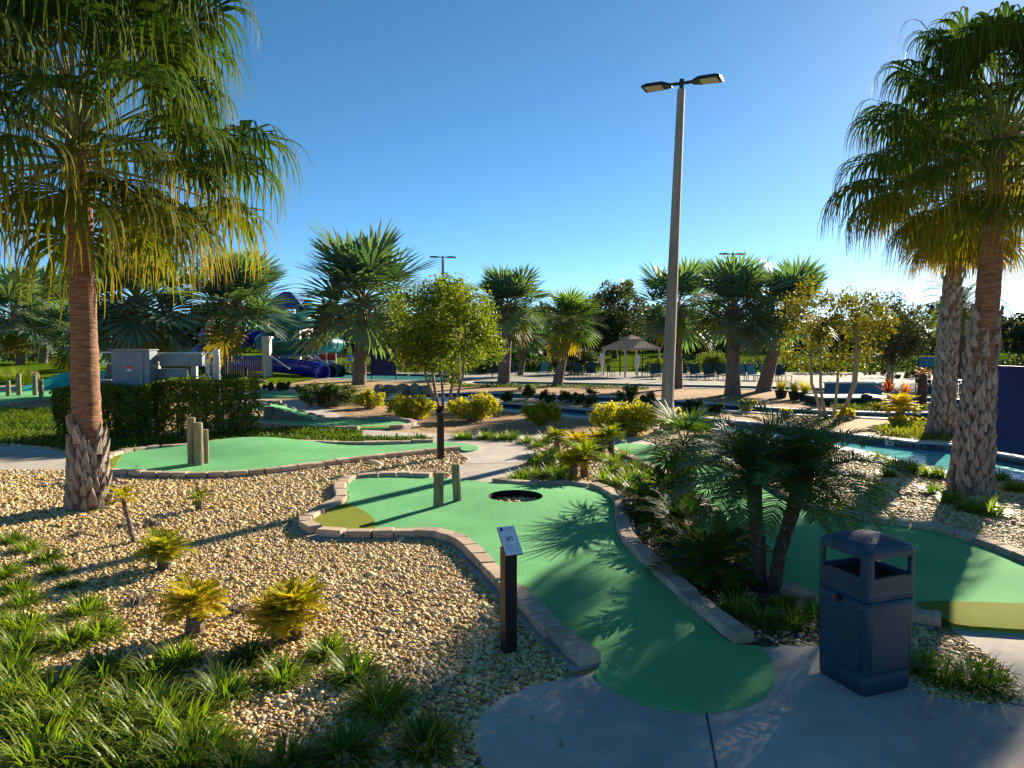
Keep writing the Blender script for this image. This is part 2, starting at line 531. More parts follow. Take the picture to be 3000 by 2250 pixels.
def sheet(name, outer, z, mats, holes=(), grid=None, zf=None, thick=0.0, parent=None, kind='structure', origin=None):
    outer = ccw(list(outer))
    vs, es = [], []
    for poly in [outer] + [list(h) for h in holes]:
        b = len(vs)
        vs += [Vector(p[:2]) for p in poly]
        es += [(b + i, b + (i + 1) % len(poly)) for i in range(len(poly))]
    if grid:
        a = np.array(outer)
        gx, gy = np.meshgrid(np.arange(a[:, 0].min(), a[:, 0].max(), grid), np.arange(a[:, 1].min(), a[:, 1].max(), grid))
        gx, gy = gx.ravel(), gy.ravel()
        ok = inside(outer, gx, gy) & (edge_dist(outer, gx, gy) > grid * 0.4)
        for h in holes: ok &= ~inside(h, gx, gy) & (edge_dist(h, gx, gy) > grid * 0.3)
        vs += [Vector((x, y)) for x, y in zip(gx[ok], gy[ok])]
    ov, oe, of, *_ = delaunay_2d_cdt(vs, es, [], 0, 1e-5)
    cx = np.array([sum(ov[i].x for i in f) / 3 for f in of])
    cy = np.array([sum(ov[i].y for i in f) / 3 for f in of])
    ok = inside(outer, cx, cy)
    for h in holes: ok &= ~inside(h, cx, cy)
    ox, oy = (origin.x, origin.y) if origin is not None else (0, 0)
    V = [(v.x - ox, v.y - oy, (zf(v.x, v.y) if zf else z)) for v in ov]
    Fs = []
    for f, k in zip(of, ok):
        if k:
            a, b, c = (ov[i] for i in f)
            Fs.append(tuple(f) if (b - a).cross(c - a) > 0 else tuple(f)[::-1])
    me = bpy.data.meshes.new(name)
    if thick:
        b = len(V)
        loop = [(x - ox, y - oy) for x, y in outer]
        V += [(x, y, (zf(x + ox, y + oy) if zf else z)) for x, y in loop] + [(x, y, z - thick) for x, y in loop]
        n = len(loop)
        Fs += [(b + n + i, b + n + (i + 1) % n, b + (i + 1) % n, b + i) for i in range(n)]
    me.from_pydata(V, [], Fs)
    me.materials.append(mats)
    o = link(name, me, parent)
    if kind and not parent: o['kind'] = kind
    return o


def offset(poly, d):
    """outward offset of a counter-clockwise outline"""
    P = [Vector(p) for p in poly]
    out = []
    n = len(P)
    for i in range(n):
        t = (P[(i + 1) % n] - P[i - 1])
        t.normalize()
        out.append((P[i].x + t.y * d, P[i].y - t.x * d))
    return out


# water channels (outlines on the ground plane)
RIVER_A = [(1180, 1152), (1280, 1153), (1400, 1151), (1600, 1157), (1800, 1165), (2000, 1177), (2137, 1187), (2300, 1199), (2500, 1208),
           (2640, 1211), (2750, 1209), (2790, 1200), (2800, 1192), (2770, 1184), (2700, 1179), (2640, 1176), (2640, 1164), (2720, 1166),
           (2800, 1171), (2850, 1181), (2880, 1198), (2860, 1220), (2800, 1234), (2700, 1231), (2500, 1222), (2283, 1213), (2050, 1199),
           (1900, 1188), (1700, 1176), (1500, 1170), (1385, 1178), (1260, 1180), (1170, 1166)]
RIVER_B = [(1440, 1181), (1560, 1188), (1680, 1198), (1850, 1212), (2080, 1228), (2300, 1250), (2480, 1272), (2562, 1284), (2698, 1299),
           (2808, 1306), (2880, 1322), (3000, 1345), (3400, 1410), (3500, 1520), (3300, 1470), (3000, 1414), (2900, 1400), (2800, 1388),
           (2700, 1371), (2609, 1346), (2500, 1318), (2300, 1284), (2100, 1260), (1900, 1240), (1720, 1224), (1640, 1216), (1540, 1206), (1440, 1197)]
RIVER_D = [(1400, 1118), (1650, 1121), (1937, 1127), (2250, 1133), (2420, 1138), (2420, 1147), (2250, 1142), (1937, 1135), (1650, 1129), (1400, 1126)]
POOL = [(930, 1090), (1090, 1094), (1290, 1098), (1315, 1106), (1275, 1114), (1100, 1114), (930, 1105)]
chan = {}
for nm, px in (('A', RIVER_A), ('B', RIVER_B), ('D', RIVER_D), ('P', POOL)):
    chan[nm] = ccw(smooth(P2(px), True, 0.5))

ground = sheet('ground', [(-420, -30), (420, -30), (420, 900), (-420, 900)], 0.0, M['gravel_bed'], holes=list(chan.values()))
LEVEL = -0.16
WHO = {'A': 'winding lazy river channel behind the flower beds', 'B': 'lazy river channel passing in front of the ragged palms',
       'D': 'far lazy river channel along the pool deck', 'P': 'swimming pool below the water slides'}
for nm, poly in chan.items():
    w = sheet('water', poly, LEVEL, M['water'])
    mb = MB()
    n = len(poly)
    mb.add([(x, y, 0.03) for x, y in poly] + [(x, y, -0.6) for x, y in poly], [(i, (i + 1) % n, n + (i + 1) % n, n + i) for i in range(n)])
    tag(mb.build('river_wall', M['tile']), kind='structure')
    mb = MB()
    o2 = offset(poly, 0.38)
    ci = offset(poly, -0.03)
    mb.add([(x, y, 0.035) for x, y in ci] + [(x, y, 0.035) for x, y in o2] + [(x, y, -0.02) for x, y in o2] + [(x, y, -0.01) for x, y in ci],
           [(i, (i + 1) % n, n + (i + 1) % n, n + i)[::-1] for i in range(n)] + [(n + i, n + (i + 1) % n, 2 * n + (i + 1) % n, 2 * n + i)[::-1] for i in range(n)]
           + [(3 * n + i, 3 * n + (i + 1) % n, (i + 1) % n, i)[::-1] for i in range(n)])
    tag(mb.build('coping', M['coping']), kind='structure')

# dark blue waterline tiles on the bank that faces the camera
tb = bevel_mesh((lambda b: (b.box((0, 0, 0), (0.145, 0.016, 0.145)), b.mesh('tile', M['tile']))[1])(MB()), 0.006)
bank = smooth(P2([(2562, 1284), (2698, 1299), (2808, 1306)]), False, 0.155)
wallB = thing('waterline_tile_band', 'band of dark blue waterline tiles on the near river bank', 'tile band', (bank[0][0], bank[0][1], 0))
for (x, y), (x2, y2) in zip(bank, bank[1:]):
    link('tile', tb, wallB, ((x + x2) / 2 - bank[0][0], (y + y2) / 2 - bank[0][1] - 0.012, -0.075), (0, 0, math.atan2(y2 - y, x2 - x)))
mk = MB()
mk.box((0, 0, 0), (0.62, 0.012, 0.12))
mx, my = bank[3]
mko = mk.build('depth_marker', M['white_paint'], wallB, loc=(mx - bank[0][0] + 0.1, my - bank[0][1] - 0.036, -0.07), rot=(0, 0, -0.2))
mm = MB()
for k, w in enumerate((0.07, 0.05, 0.08, 0.06)):
    mm.box((-0.2 + 0.13 * k, -0.009, 0), (w, 0.006, 0.05))
mm.build('depth_print', M['print_dark'], mko)['kind'] = 'stuff'

# far pool deck, lawn on a low berm
deck_poly = P2([(560, 1096), (930, 1082), (1280, 1080), (1700, 1083), (2300, 1086), (2800, 1088), (3300, 1092), (3300, 1150), (3000, 1148), (2900, 1152), (2650, 1150), (2430, 1140),
                (2250, 1134), (1937, 1127), (1650, 1121), (1400, 1118), (1330, 1112), (1290, 1118), (1100, 1117), (930, 1112), (700, 1112), (560, 1108)])
sheet('pool_deck', deck_poly, 0.012, M['deck'], holes=[chan['P'], chan['D'], chan['A']])
mb = MB()
xs = np.linspace(-230, 230, 60)
ys = [63, 66, 70, 76, 84, 95, 110, 150, 260, 600]


def berm(x, y):
    t = min(max((y - 63) / 32, 0), 1)
    left = 0.9 * min(max((-12 - x) / 14, 0), 1) * min(max((y - 40) / 16, 0), 1) * (1 - t)
    return 0.008 + 1.35 * t * t * (3 - 2 * t) + left


V = [(x, y, berm(x, y)) for y in ys for x in xs]
nx = len(xs)
mb.add(V, [(j * nx + i, j * nx + i + 1, (j + 1) * nx + i + 1, (j + 1) * nx + i) for j in range(len(ys) - 1) for i in range(nx - 1)])
tag(mb.build('lawn', M['lawn'], smooth=True), kind='structure')
mb = MB()      # raised bed on the left, behind the splash pool
xs2, ys2 = np.linspace(-75, -14, 30), np.linspace(42, 64, 10)
mb.add([(x, y, berm(x, y) + 0.004 - (0.3 if j == 0 else 0)) for j, y in enumerate(ys2) for x in xs2],
       [(j * 30 + i, j * 30 + i + 1, (j + 1) * 30 + i + 1, (j + 1) * 30 + i) for j in range(9) for i in range(29)])
tag(mb.build('raised_lawn', M['lawn'], smooth=True), kind='structure')

# bark-mulch beds beyond the first river channel
sheet('mulch_bed', P2([(1330, 1128), (1650, 1131), (1937, 1137), (2250, 1144), (2430, 1150), (2620, 1178), (2760, 1190), (2740, 1204), (2500, 1203), (2300, 1194), (2000, 1173), (1600, 1153), (1330, 1146)]), 0.006, M['bark_bed'])
sheet('mulch_bed', P2([(1000, 1200), (1140, 1170), (1260, 1186), (1385, 1190), (1440, 1203), (1640, 1221), (1900, 1246), (2100, 1266), (2000, 1300), (1800, 1275), (1500, 1268), (1240, 1262), (1180, 1232), (1060, 1230)]), 0.006, M['bark_bed'])

# ------------------------------------------------------------------ paths and plaza
PATH = [(1058, 1260), (1210, 1269), (1336, 1273), (1465, 1273), (1627, 1276), (1760, 1277), (1870, 1288), (1990, 1320), (2010, 1345), (1880, 1320), (1790, 1312), (1700, 1300),
        (1560, 1287), (1437, 1291), (1530, 1303), (1568, 1325), (1560, 1345), (1532, 1370), (1478, 1404), (1440, 1418), (1290, 1418), (1310, 1402), (1369, 1350), (1345, 1324), (1270, 1300), (1240, 1285), (1058, 1284)]
path_poly = P2(PATH)
sheet('path', path_poly, 0.012, M['concrete'], thick=0.05)
LPATH = [(-400, 1330), (0, 1306), (120, 1312), (225, 1335), (330, 1350), (330, 1392), (200, 1380), (0, 1378), (-400, 1400)]
lpath_poly = P2(LPATH)
sheet('path', lpath_poly, 0.012, M['concrete'], thick=0.05)
FPATH = [(690, 1172), (790, 1170), (880, 1178), (950, 1196), (1010, 1222), (1055, 1236), (925, 1240), (860, 1205), (800, 1192), (690, 1196)]
fpath_poly = smooth(P2(FPATH), True, 0.4)
sheet('path', fpath_poly, 0.012, M['concrete'], thick=0.05)
FPATH2 = [(-300, 1130), (160, 1130), (160, 1143), (-300, 1146)]
sheet('path', P2(FPATH2), 0.012, M['concrete'])
FPATH3 = [(640, 1150), (800, 1140), (960, 1142), (960, 1152), (800, 1156), (640, 1165)]
sheet('path', P2(FPATH3), 0.012, M['concrete'])
PLAZA_L = [(1600, 2900), (1450, 2420), (1413, 2245), (1388, 2168), (1402, 2107), (1454, 2061), (1556, 2015), (1705, 1985)]
PLAZA_R = [(1900, 1930), (2227, 1902), (2300, 1897), (2400, 1898), (2500, 1925), (2600, 1965), (2671, 2000), (2712, 2033), (2815, 2058), (2892, 2069), (2950, 2065), (2985, 2035), (2979, 1989), (2917, 1938),
           (2856, 1898), (2789, 1845), (2900, 1850), (3050, 1855), (3700, 1900), (4200, 2500), (3600, 3400)]
plaza_poly = smooth(P2(PLAZA_L), False, 0.1) + smooth(P2(PLAZA_R[:16]), False, 0.1) + P2(PLAZA_R[16:])
sheet('plaza', plaza_poly, 0.014, M['concrete'], thick=0.06)
mb = MB()
for a, b in (((2068, 2085), (2180, 2700)), ((2930, 2060), (3300, 2140))):
    a, b = at(*a), at(*b)
    mb.bar((a.x, a.y, 0.0135), (b.x, b.y, 0.0135), 0.014, 0.006)
tag(mb.build('plaza_joint', M['seam']), kind='structure')
mb = MB()
for a, b in (((1330, 1362), (1545, 1357)), ((1212, 1268), (1214, 1286))):
    a, b = at(*a), at(*b)
    mb.bar((a.x, a.y, 0.0115), (b.x, b.y, 0.0115), 0.02, 0.006)
tag(mb.build('path_joint', M['seam']), kind='structure')

# ------------------------------------------------------------------ edging blocks
block_meshes = []
for k in range(4):
    b = MB()
    b.box((0, 0, 0.05), (1.0, 0.19, 0.10))
    me = b.mesh('block', M['paver'])
    for v in me.vertices:
        v.co += Vector((rnd.uniform(-.012, .012), rnd.uniform(-.008, .008), rnd.uniform(-.006, .006) if v.co.z > 0.03 else 0))
    bevel_mesh(me, 0.014, 1)
    block_meshes.append(me)


def edging(parent, line, z0=0.02, blen=0.30, side=0.11, up=1.0):
    """blocks laid end to end along an open line; line runs along the turf edge, blocks stand on its left"""
    P = [Vector(p) for p in smooth(line, False, 0.03)]
    o = parent.location
    acc, i = 0.0, 0
    while i < len(P) - 2:
        j, L = i, 0.0
        want = blen * rnd.uniform(0.82, 1.18)
        while j < len(P) - 1 and L < want:
            L += (P[j + 1] - P[j]).length
            j += 1
        if L < want * 0.6: break
        d = P[j] - P[i]
        nrm = Vector((-d.y, d.x)).normalized()
        c = (P[i] + P[j]) / 2 + nrm * (side + rnd.uniform(-.008, .008))
        b = link('block', rnd.choice(block_meshes), parent, (c.x - o.x, c.y - o.y, z0 + rnd.uniform(-.006, .006)),
                 (rnd.uniform(-.02, .02), rnd.uniform(-.015, .015), math.atan2(d.y, d.x) + rnd.uniform(-.03, .03)),
                 (d.length * 0.955, rnd.uniform(0.95, 1.06), up * rnd.uniform(0.94, 1.05)))
        i = j
    f = MB()
    off = []
    for k in range(0, len(P), 3):
        t = (P[min(k + 2, len(P) - 1)] - P[max(k - 2, 0)]).normalized()
        nrm = Vector((-t.y, t.x))
        off.append((P[k] - nrm * 0.03, P[k] + nrm * (2 * side + 0.055)))
    n = len(off)
    V = []
    for a, c in off: V += [(a.x - o.x, a.y - o.y, z0 + 0.001), (c.x - o.x, c.y - o.y, z0 + 0.001), (c.x - o.x, c.y - o.y, -0.05), (a.x - o.x, a.y - o.y, -0.05)]
    Fs = []
    for k in range(n - 1):
        for q in range(4):
            Fs.append((4 * k + q, 4 * k + (q + 1) % 4, 4 * k + 4 + (q + 1) % 4, 4 * k + 4 + q))
    Fs += [(3, 2, 1, 0), (4 * n - 4, 4 * n - 3, 4 * n - 2, 4 * n - 1)]
    f.add(V, Fs)
    f.build('footing', M['footing'], parent)


greens = {}


def green(name, label, outline, lines, rough=None, cup=None, holes=(), zf=None, grid=0.3, up=1.0, z=0.05):
    poly = smooth(P2(outline), True, 0.12)
    greens[name] = poly
    c = np.mean(np.array(poly), 0)
    t = thing('putting_green', label, 'putting green', (c[0], c[1], 0), group='mini golf greens edged with paver blocks')
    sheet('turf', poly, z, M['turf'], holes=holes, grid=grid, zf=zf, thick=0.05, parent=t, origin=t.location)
    for ln in lines: edging(t, P2(ln), up=up)
    if rough:
        rp = smooth(P2(rough), True, 0.1)
        base = zf or (lambda x, y: z)
        sheet('rough_turf', rp, z, M['turf_rough'], grid=grid, zf=lambda x, y: base(x, y) + 0.012, thick=0.02, parent=t, origin=t.location)
    if cup:
        p = at(*cup, z)
        base = zf(p.x, p.y) if zf else z
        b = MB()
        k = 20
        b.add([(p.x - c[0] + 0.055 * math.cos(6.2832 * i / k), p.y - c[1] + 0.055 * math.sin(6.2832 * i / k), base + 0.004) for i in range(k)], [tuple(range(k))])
        b.build('cup', M['hollow_shade'], t)  # flat disc on the turf, the hole's inner shade put into its colour
        b = MB()
        for i in range(k):
            a0, a1 = 6.2832 * i / k, 6.2832 * (i + 1) / k
            b.add([(p.x - c[0] + r * math.cos(a), p.y - c[1] + r * math.sin(a), base + 0.006) for a in (a0, a1) for r in (0.052, 0.06)], [(0, 1, 3, 2)])
        b.build('cup_rim', M['white_paint'], t)
    return t


def bump(x, y, cx, cy, r, h):
    d = math.hypot(x - cx, y - cy) / r
    return h * max(0, 1 - d * d) ** 2 if d < 1 else 0


G1_LEFT = [(1264, 1407), (1160, 1404), (1053, 1409), (1020, 1427), (1013, 1446), (1022, 1464), (1012, 1483), (975, 1501), (935, 1523), (912, 1540), (932, 1557), (968, 1568), (1090, 1570), (1206, 1568),
           (1286, 1570), (1337, 1581), (1387, 1606), (1441, 1657), (1510, 1728), (1556, 1763), (1633, 1840), (1715, 1912), (1762, 1952)]
G1_END = [(1740, 1985), (1812, 2040), (1915, 2080), (2017, 2094), (2120, 2091), (2196, 2074), (2253, 2035), (2273, 1994), (2263, 1953), (2225, 1905)]
G1_RIGHT = [(2145, 1899), (2058, 1830), (1950, 1733), (1853, 1636), (1812, 1590), (1802, 1555), (1797, 1492), (1785, 1467), (1761, 1450), (1725, 1437), (1684, 1429), (1633, 1432), (1577, 1435), (1505, 1430), (1438, 1421)]
ring = smooth([(at(1510, 1476).x + 0.43 * math.cos(a), at(1510, 1476).y + 0.43 * math.sin(a)) for a in np.linspace(0, 2 * math.pi, 13)[:-1]], True, 0.06)
ringc = at(1510, 1476)
mA, mB = at(1600, 1560), at(1330, 1530)
zf1 = lambda x, y: 0.024 + 0.026 * min(max((y - 5.0) / 1.2, 0), 1) + bump(x, y, ringc.x, ringc.y + 0.1, 1.6, 0.09) + bump(x, y, mB.x, mB.y, 1.3, 0.035)
g1 = green('main', 'nearest putting green, ringed by pavers, with a round gravel bed and two posts', G1_LEFT + G1_END + G1_RIGHT,
           [G1_LEFT[::-1], G1_RIGHT[::-1]], rough=[(912, 1540), (935, 1523), (975, 1501), (1012, 1487), (1050, 1500), (1085, 1522), (1098, 1545), (1092, 1568), (1030, 1569), (968, 1567), (932, 1556)],
           cup=(1202, 1443), holes=[ring], zf=zf1, grid=0.2)
b = MB()
n = len(ring)
b.add([(x - g1.location.x, y - g1.location.y, zf1(x, y)) for x, y in ring] + [(x - g1.location.x, y - g1.location.y, -0.02) for x, y in ring], [(i, (i + 1) % n, n + (i + 1) % n, n + i) for i in range(n)])
b.build('bed_recess', M['hollow_shade'], g1)  # side of the sunken bed, the recess's darkness put into its colour

G2_FRONT = [(318, 1386), (392, 1393), (509, 1397), (627, 1397), (744, 1391), (902, 1371), (1018, 1355), (1152, 1339), (1279, 1326), (1338, 1320)]
G2_END = [(1366, 1327), (1402, 1319), (1387, 1310), (1351, 1304), (1290, 1300)]
G2_BACK = [(1270, 1302), (1134, 1308), (953, 1308), (845, 1304), (776, 1299), (705, 1297), (611, 1308), (541, 1317), (470, 1320), (392, 1329), (340, 1342), (315, 1362)]
hump = at(735, 1315)
zf2 = lambda x, y: 0.05 + bump(x, y, hump.x, hump.y, 2.4, 0.16)
g2 = green('second', 'long putting green behind the gravel bed with three clustered wooden posts', G2_FRONT + G2_END + G2_BACK, [G2_FRONT[::-1], G2_BACK[::-1]],
           rough=[(317, 1384), (314, 1362), (340, 1343), (358, 1341), (345, 1358), (330, 1385)], cup=(400, 1366), zf=zf2)

G4_LEFT = [(1800, 1319), (1881, 1359), (1972, 1402), (2060, 1470), (2140, 1560), (2207, 1650), (2238, 1688), (2311, 1729), (2401, 1773), (2540, 1800), (2684, 1806), (2760, 1826)]
G4_END = [(2789, 1846), (2900, 1858), (3050, 1866), (3300, 1860), (3420, 1800)]
G4_RIGHT = [(3300, 1770), (3150, 1720), (3000, 1665), (2917, 1628), (2815, 1592), (2712, 1561), (2610, 1549), (2466, 1526), (2379, 1508), (2300, 1472), (2200, 1412), (2100, 1372), (2010, 1340), (1940, 1320)]
G4_TEE = [(1900, 1310), (1840, 1304), (1800, 1308)]
g4 = green('right', 'putting green curving behind the litter bin, dappled with shade', G4_LEFT + G4_END + G4_RIGHT + G4_TEE, [G4_LEFT[::-1], G4_RIGHT[::-1]],
           rough=[(2687, 1784), (2800, 1780), (3000, 1786), (3250, 1790), (3260, 1850), (3050, 1866), (2900, 1858), (2795, 1848), (2740, 1815)], grid=0.35)

G3_OUT = [(927, 1236), (1063, 1234), (1164, 1236), (1204, 1246), (1164, 1257), (1056, 1260), (889, 1256), (760, 1246), (700, 1240), (720, 1222), (830, 1228)]
g3 = green('bridge', 'small putting green by the arched stone bridge', G3_OUT, [[(1140, 1258), (1164, 1257), (1204, 1246), (1164, 1236), (1063, 1234), (930, 1236)][::-1], [(700, 1241), (760, 1247), (889, 1257), (1056, 1261)][::-1]],
           rough=[(1062, 1259), (1080, 1254), (1130, 1253), (1165, 1256)], grid=0.5, up=1.1)
G5 = [(-300, 1150), (0, 1150), (160, 1146), (200, 1150), (200, 1166), (160, 1172), (60, 1183), (0, 1192), (-300, 1205)]
g5 = green('far_left', 'putting green at the left edge with four short wooden posts', G5, [[(-300, 1205), (0, 1192), (60, 1183), (160, 1172), (200, 1166)][::-1]], grid=0.6)
g6 = green('far', 'shaded far putting green just right of the hedge', [(640, 1160), (720, 1154), (800, 1153), (900, 1156), (930, 1160), (860, 1166), (720, 1168), (640, 1172)],
           [[(640, 1160), (720, 1154), (800, 1153), (900, 1156)]], grid=0.8)

# grass cover patches (left, behind the second green)
GRASS_L = P2([(-300, 1215), (0, 1205), (165, 1200), (300, 1262), (560, 1290), (720, 1285), (700, 1297), (600, 1304), (470, 1316), (380, 1326), (300, 1330), (225, 1330), (120, 1308), (0, 1302), (-300, 1320)])
sheet('mulch_bed', GRASS_L, 0.005, M['soil'])
GRASS_M = P2([(560, 1290), (720, 1262), (900, 1262), (1056, 1268), (1060, 1286), (1240, 1290), (1270, 1297), (1134, 1302), (953, 1303), (780, 1294), (700, 1292)])
sheet('mulch_bed', GRASS_M, 0.004, M['soil'])
BED_R = P2([(1840, 1500), (1900, 1470), (1990, 1430), (2070, 1500), (2140, 1590), (2200, 1668), (2310, 1745), (2440, 1800), (2560, 1850), (2520, 1915), (2400, 1890), (2230, 1895), (2150, 1880), (1990, 1745), (1880, 1640), (1830, 1560)])
sheet('mulch_bed', BED_R, 0.004, M['soil'])

# ------------------------------------------------------------------ river gravel: loose pebbles
def pebbles():
    block = [greens[k] for k in ('main', 'second', 'right')] + [path_poly, lpath_poly, plaza_poly, fpath_poly]
    solid = [offset(ccw(g), 0.24) for g in block[:3]] + block[3:]
    X, Y, SC = [], [], []
    for (d0, d1, dens, size) in ((3.4, 6.0, 2500, 0.0125), (6.0, 9.5, 2100, 0.0128), (9.5, 14.0, 1000, 0.018), (14.0, 19.0, 450, 0.026)):
        w0 = 1.05
        area_n = int((d1 - d0) * 2 * w0 * d1 * dens)
        y = nrs.uniform(d0, d1, area_n)
        x = nrs.uniform(-w0 * d1, w0 * d1, area_n)
        ok = np.abs(x) < w0 * y
        x, y = x[ok], y[ok]
        keep = np.ones(len(x), bool)
        for s in solid + [GRASS_L, GRASS_M, chan['B']]: keep &= ~inside(s, x, y)
        keep |= inside(ring, x, y)
        # thinner in the planted soil bed
        soil = inside(BED_R, x, y)
        keep &= ~(soil & (nrs.uniform(0, 1, len(x)) < 0.80))
        X.append(x[keep]); Y.append(y[keep]); SC.append(np.full(keep.sum(), size))
    x, y, s = np.concatenate(X), np.concatenate(Y), np.concatenate(SC)
    n = len(x)
    sz = s * np.exp(nrs.normal(0, 0.40, n)) * 0.96
    sc = np.stack([sz * nrs.uniform(0.9, 1.45, n), sz * nrs.uniform(0.75, 1.0, n), sz * nrs.uniform(0.5, 0.8, n)], 1)
    ro = np.stack([nrs.normal(0, 0.35, n), nrs.normal(0, 0.35, n), nrs.uniform(0, 6.28, n)], 1)
    z = nrs.uniform(0.0, 0.016, n)
    me = bpy.data.meshes.new('gravel')
    me.vertices.add(n)
    me.vertices.foreach_set('co', np.stack([x, y, z], 1).astype(np.float32).ravel())
    for nm, arr in (('pscale', sc), ('prot', ro)):
        a = me.attributes.new(nm, 'FLOAT_VECTOR', 'POINT')
        a.data.foreach_set('vector', arr.astype(np.float32).ravel())
    me.materials.append(M['pebble'])
    o = link('gravel', me)
    tag(o, 'tan river gravel spread between the putting greens', 'gravel', kind='stuff')
    g = bpy.data.node_groups.new('gravel_scatter', 'GeometryNodeTree')
    g.interface.new_socket('Geometry', in_out='INPUT', socket_type='NodeSocketGeometry')
    g.interface.new_socket('Geometry', in_out='OUTPUT', socket_type='NodeSocketGeometry')
    N, L = g.nodes, g.links
    gi, go = N.new('NodeGroupInput'), N.new('NodeGroupOutput')
    ic = N.new('GeometryNodeMeshIcoSphere')
    ic.inputs['Radius'].default_value = 1
    ic.inputs['Subdivisions'].default_value = 2
    sm = N.new('GeometryNodeSetShadeSmooth')
    ma = N.new('GeometryNodeSetMaterial')
    ma.inputs['Material'].default_value = M['pebble']
    ins = N.new('GeometryNodeInstanceOnPoints')
    na, nb = N.new('GeometryNodeInputNamedAttribute'), N.new('GeometryNodeInputNamedAttribute')
    for q, k in ((na, 'pscale'), (nb, 'prot')):
        q.data_type = 'FLOAT_VECTOR'
        q.inputs['Name'].default_value = k
    e2r = N.new('FunctionNodeEulerToRotation')
    L.new(ic.outputs['Mesh'], sm.inputs[0])
    L.new(sm.outputs[0], ma.inputs[0])
    L.new(gi.outputs[0], ins.inputs['Points'])
    L.new(ma.outputs[0], ins.inputs['Instance'])
    L.new(nb.outputs[0], e2r.inputs[0])
    L.new(e2r.outputs[0], ins.inputs['Rotation'])
    L.new(na.outputs[0], ins.inputs['Scale'])
    L.new(ins.outputs[0], go.inputs[0])
    md = o.modifiers.new('scatter', 'NODES')
    md.node_group = g


pebbles()

# ------------------------------------------------------------------ fronds
DOWN = Vector((0, 0, -1))
Yv = Vector((0, 1, 0))


def petiole(mb, L, e, sag, r0, r1, n=6):
    """bending leaf stalk from the origin in the xz plane; returns end point and direction"""
    p, pts, ang = Vector((0, 0, 0)), [Vector((0, 0, 0))], e
    for i in range(n):
        ang -= sag / n
        p = p + Vector((math.cos(ang), 0, math.sin(ang))) * (L / n)
        pts.append(p.copy())
    mb.tube(pts, [r0 + (r1 - r0) * i / n for i in range(n + 1)], 5)
    return p, Vector((math.cos(ang), 0, math.sin(ang)))


def weeping_frond(e, mats, seed, Lp=1.45, Ls=1.25, nseg=29, name='frond'):
    r = random.Random(seed)
    mb = MB()
    mb.m = 1
    base, d = petiole(mb, Lp * r.uniform(.9, 1.1), e, 0.35, 0.022, 0.012)
    mb.m = 0
    up = Yv.cross(d) * -1
    if up.z < 0: up = -up
    span = R(132)
    da = 2 * span / (nseg - 1)
    for k in range(nseg):
        a = -span + da * k
        dir0 = (d * math.cos(a) + Yv * math.sin(a) + up * (0.16 * abs(math.sin(a)) + r.uniform(-.03, .05))).normalized()
        L = Ls * (0.68 + 0.32 * math.cos(a * 0.55)) * r.uniform(.88, 1.1)
        side0 = (Yv * math.cos(a) - d * math.sin(a)).normalized()
        steps = 11
        p = base.copy()
        dirv = dir0.copy()
        pts, wid, sides, tips = [p.copy()], [0.012], [side0], [0.0]
        stiff = r.uniform(.30, .50)
        for i in range(1, steps + 1):
            t = i / steps
            if t > stiff:
                dirv = (dirv.lerp(DOWN, min(1, 0.30 + 0.5 * (t - stiff)))).normalized()
                dirv = (dirv + Vector((r.uniform(-.06, .06), r.uniform(-.06, .06), 0))).normalized()
            else:
                dirv = (dirv + DOWN * 0.05).normalized()
            p = p + dirv * (L / steps)
            pts.append(p.copy())
            w = min(da * L * t * 1.03, 0.072)
            if t > 0.5: w *= (1 - (t - 0.5) / 0.5) * 0.75 + 0.12
            wid.append(w)
            tips.append(t)
            sd = side0 - dirv * side0.dot(dirv)
            sides.append(sd.normalized() if sd.length > 1e-3 else side0)
        mid = steps // 2
        mb.strip(pts[:mid + 1], wid[:mid + 1], sides[:mid + 1], tips[:mid + 1])
        for q in (-1, 1):      # the ribbon splits in two
            off = [sides[i] * (q * (wid[mid] * 0.25 + 0.010 * (i - mid))) + Vector((r.uniform(-.008, .008), r.uniform(-.008, .008), 0)) for i in range(mid, steps + 1)]
            mb.strip([pts[i] + off[i - mid] for i in range(mid, steps + 1)], [wid[i] * 0.52 for i in range(mid, steps + 1)], sides[mid:], tips[mid:])
    return mb.mesh(name, [mats, M['petiole']])


def fan_frond(e, matn, seed, Lp=1.3, Ls=1.25, nseg=30, span=140, cup=0.35, sag=0.3, fused=0.6, droop=0.15, name='frond', pr=0.035):
    r = random.Random(seed)
    mb = MB()
    mb.m = 1
    base, d = petiole(mb, Lp * r.uniform(.85, 1.15), e, sag, pr, pr * 0.6)
    mb.m = 0
    up = Yv.cross(d) * -1
    if up.z < 0 and abs(e) < 1.4: up = -up
    sp = R(span)
    da = 2 * sp / (nseg - 1)
    for k in range(nseg):
        a = -sp + da * k
        dir0 = (d * math.cos(a) + Yv * math.sin(a) + up * (cup * abs(math.sin(a * 0.7)) + (0.05 if k % 2 else -0.05) + r.uniform(-.02, .02))).normalized()
        L = Ls * (0.72 + 0.28 * math.cos(a * 0.6)) * r.uniform(.92, 1.06)
        side0 = (Yv * math.cos(a) - d * math.sin(a)).normalized()
        steps = 6
        p = base.copy()
        dirv = dir0.copy()
        pts, wid, tips = [p.copy()], [0.02], [0.0]
        for i in range(1, steps + 1):
            t = i / steps
            dirv = (dirv + DOWN * (droop * (0.3 + t * t))).normalized()
            p = p + dirv * (L / steps)
            pts.append(p.copy())
            w = da * L * min(t, fused) * 1.04
            if t > fused: w *= max(0.06, 1 - (t - fused) / (1 - fused) * 0.94)
            wid.append(w)
            tips.append(t)
        mb.strip(pts, wid, side0, tips)
    return mb.mesh(name, [matn, M['petiole']])


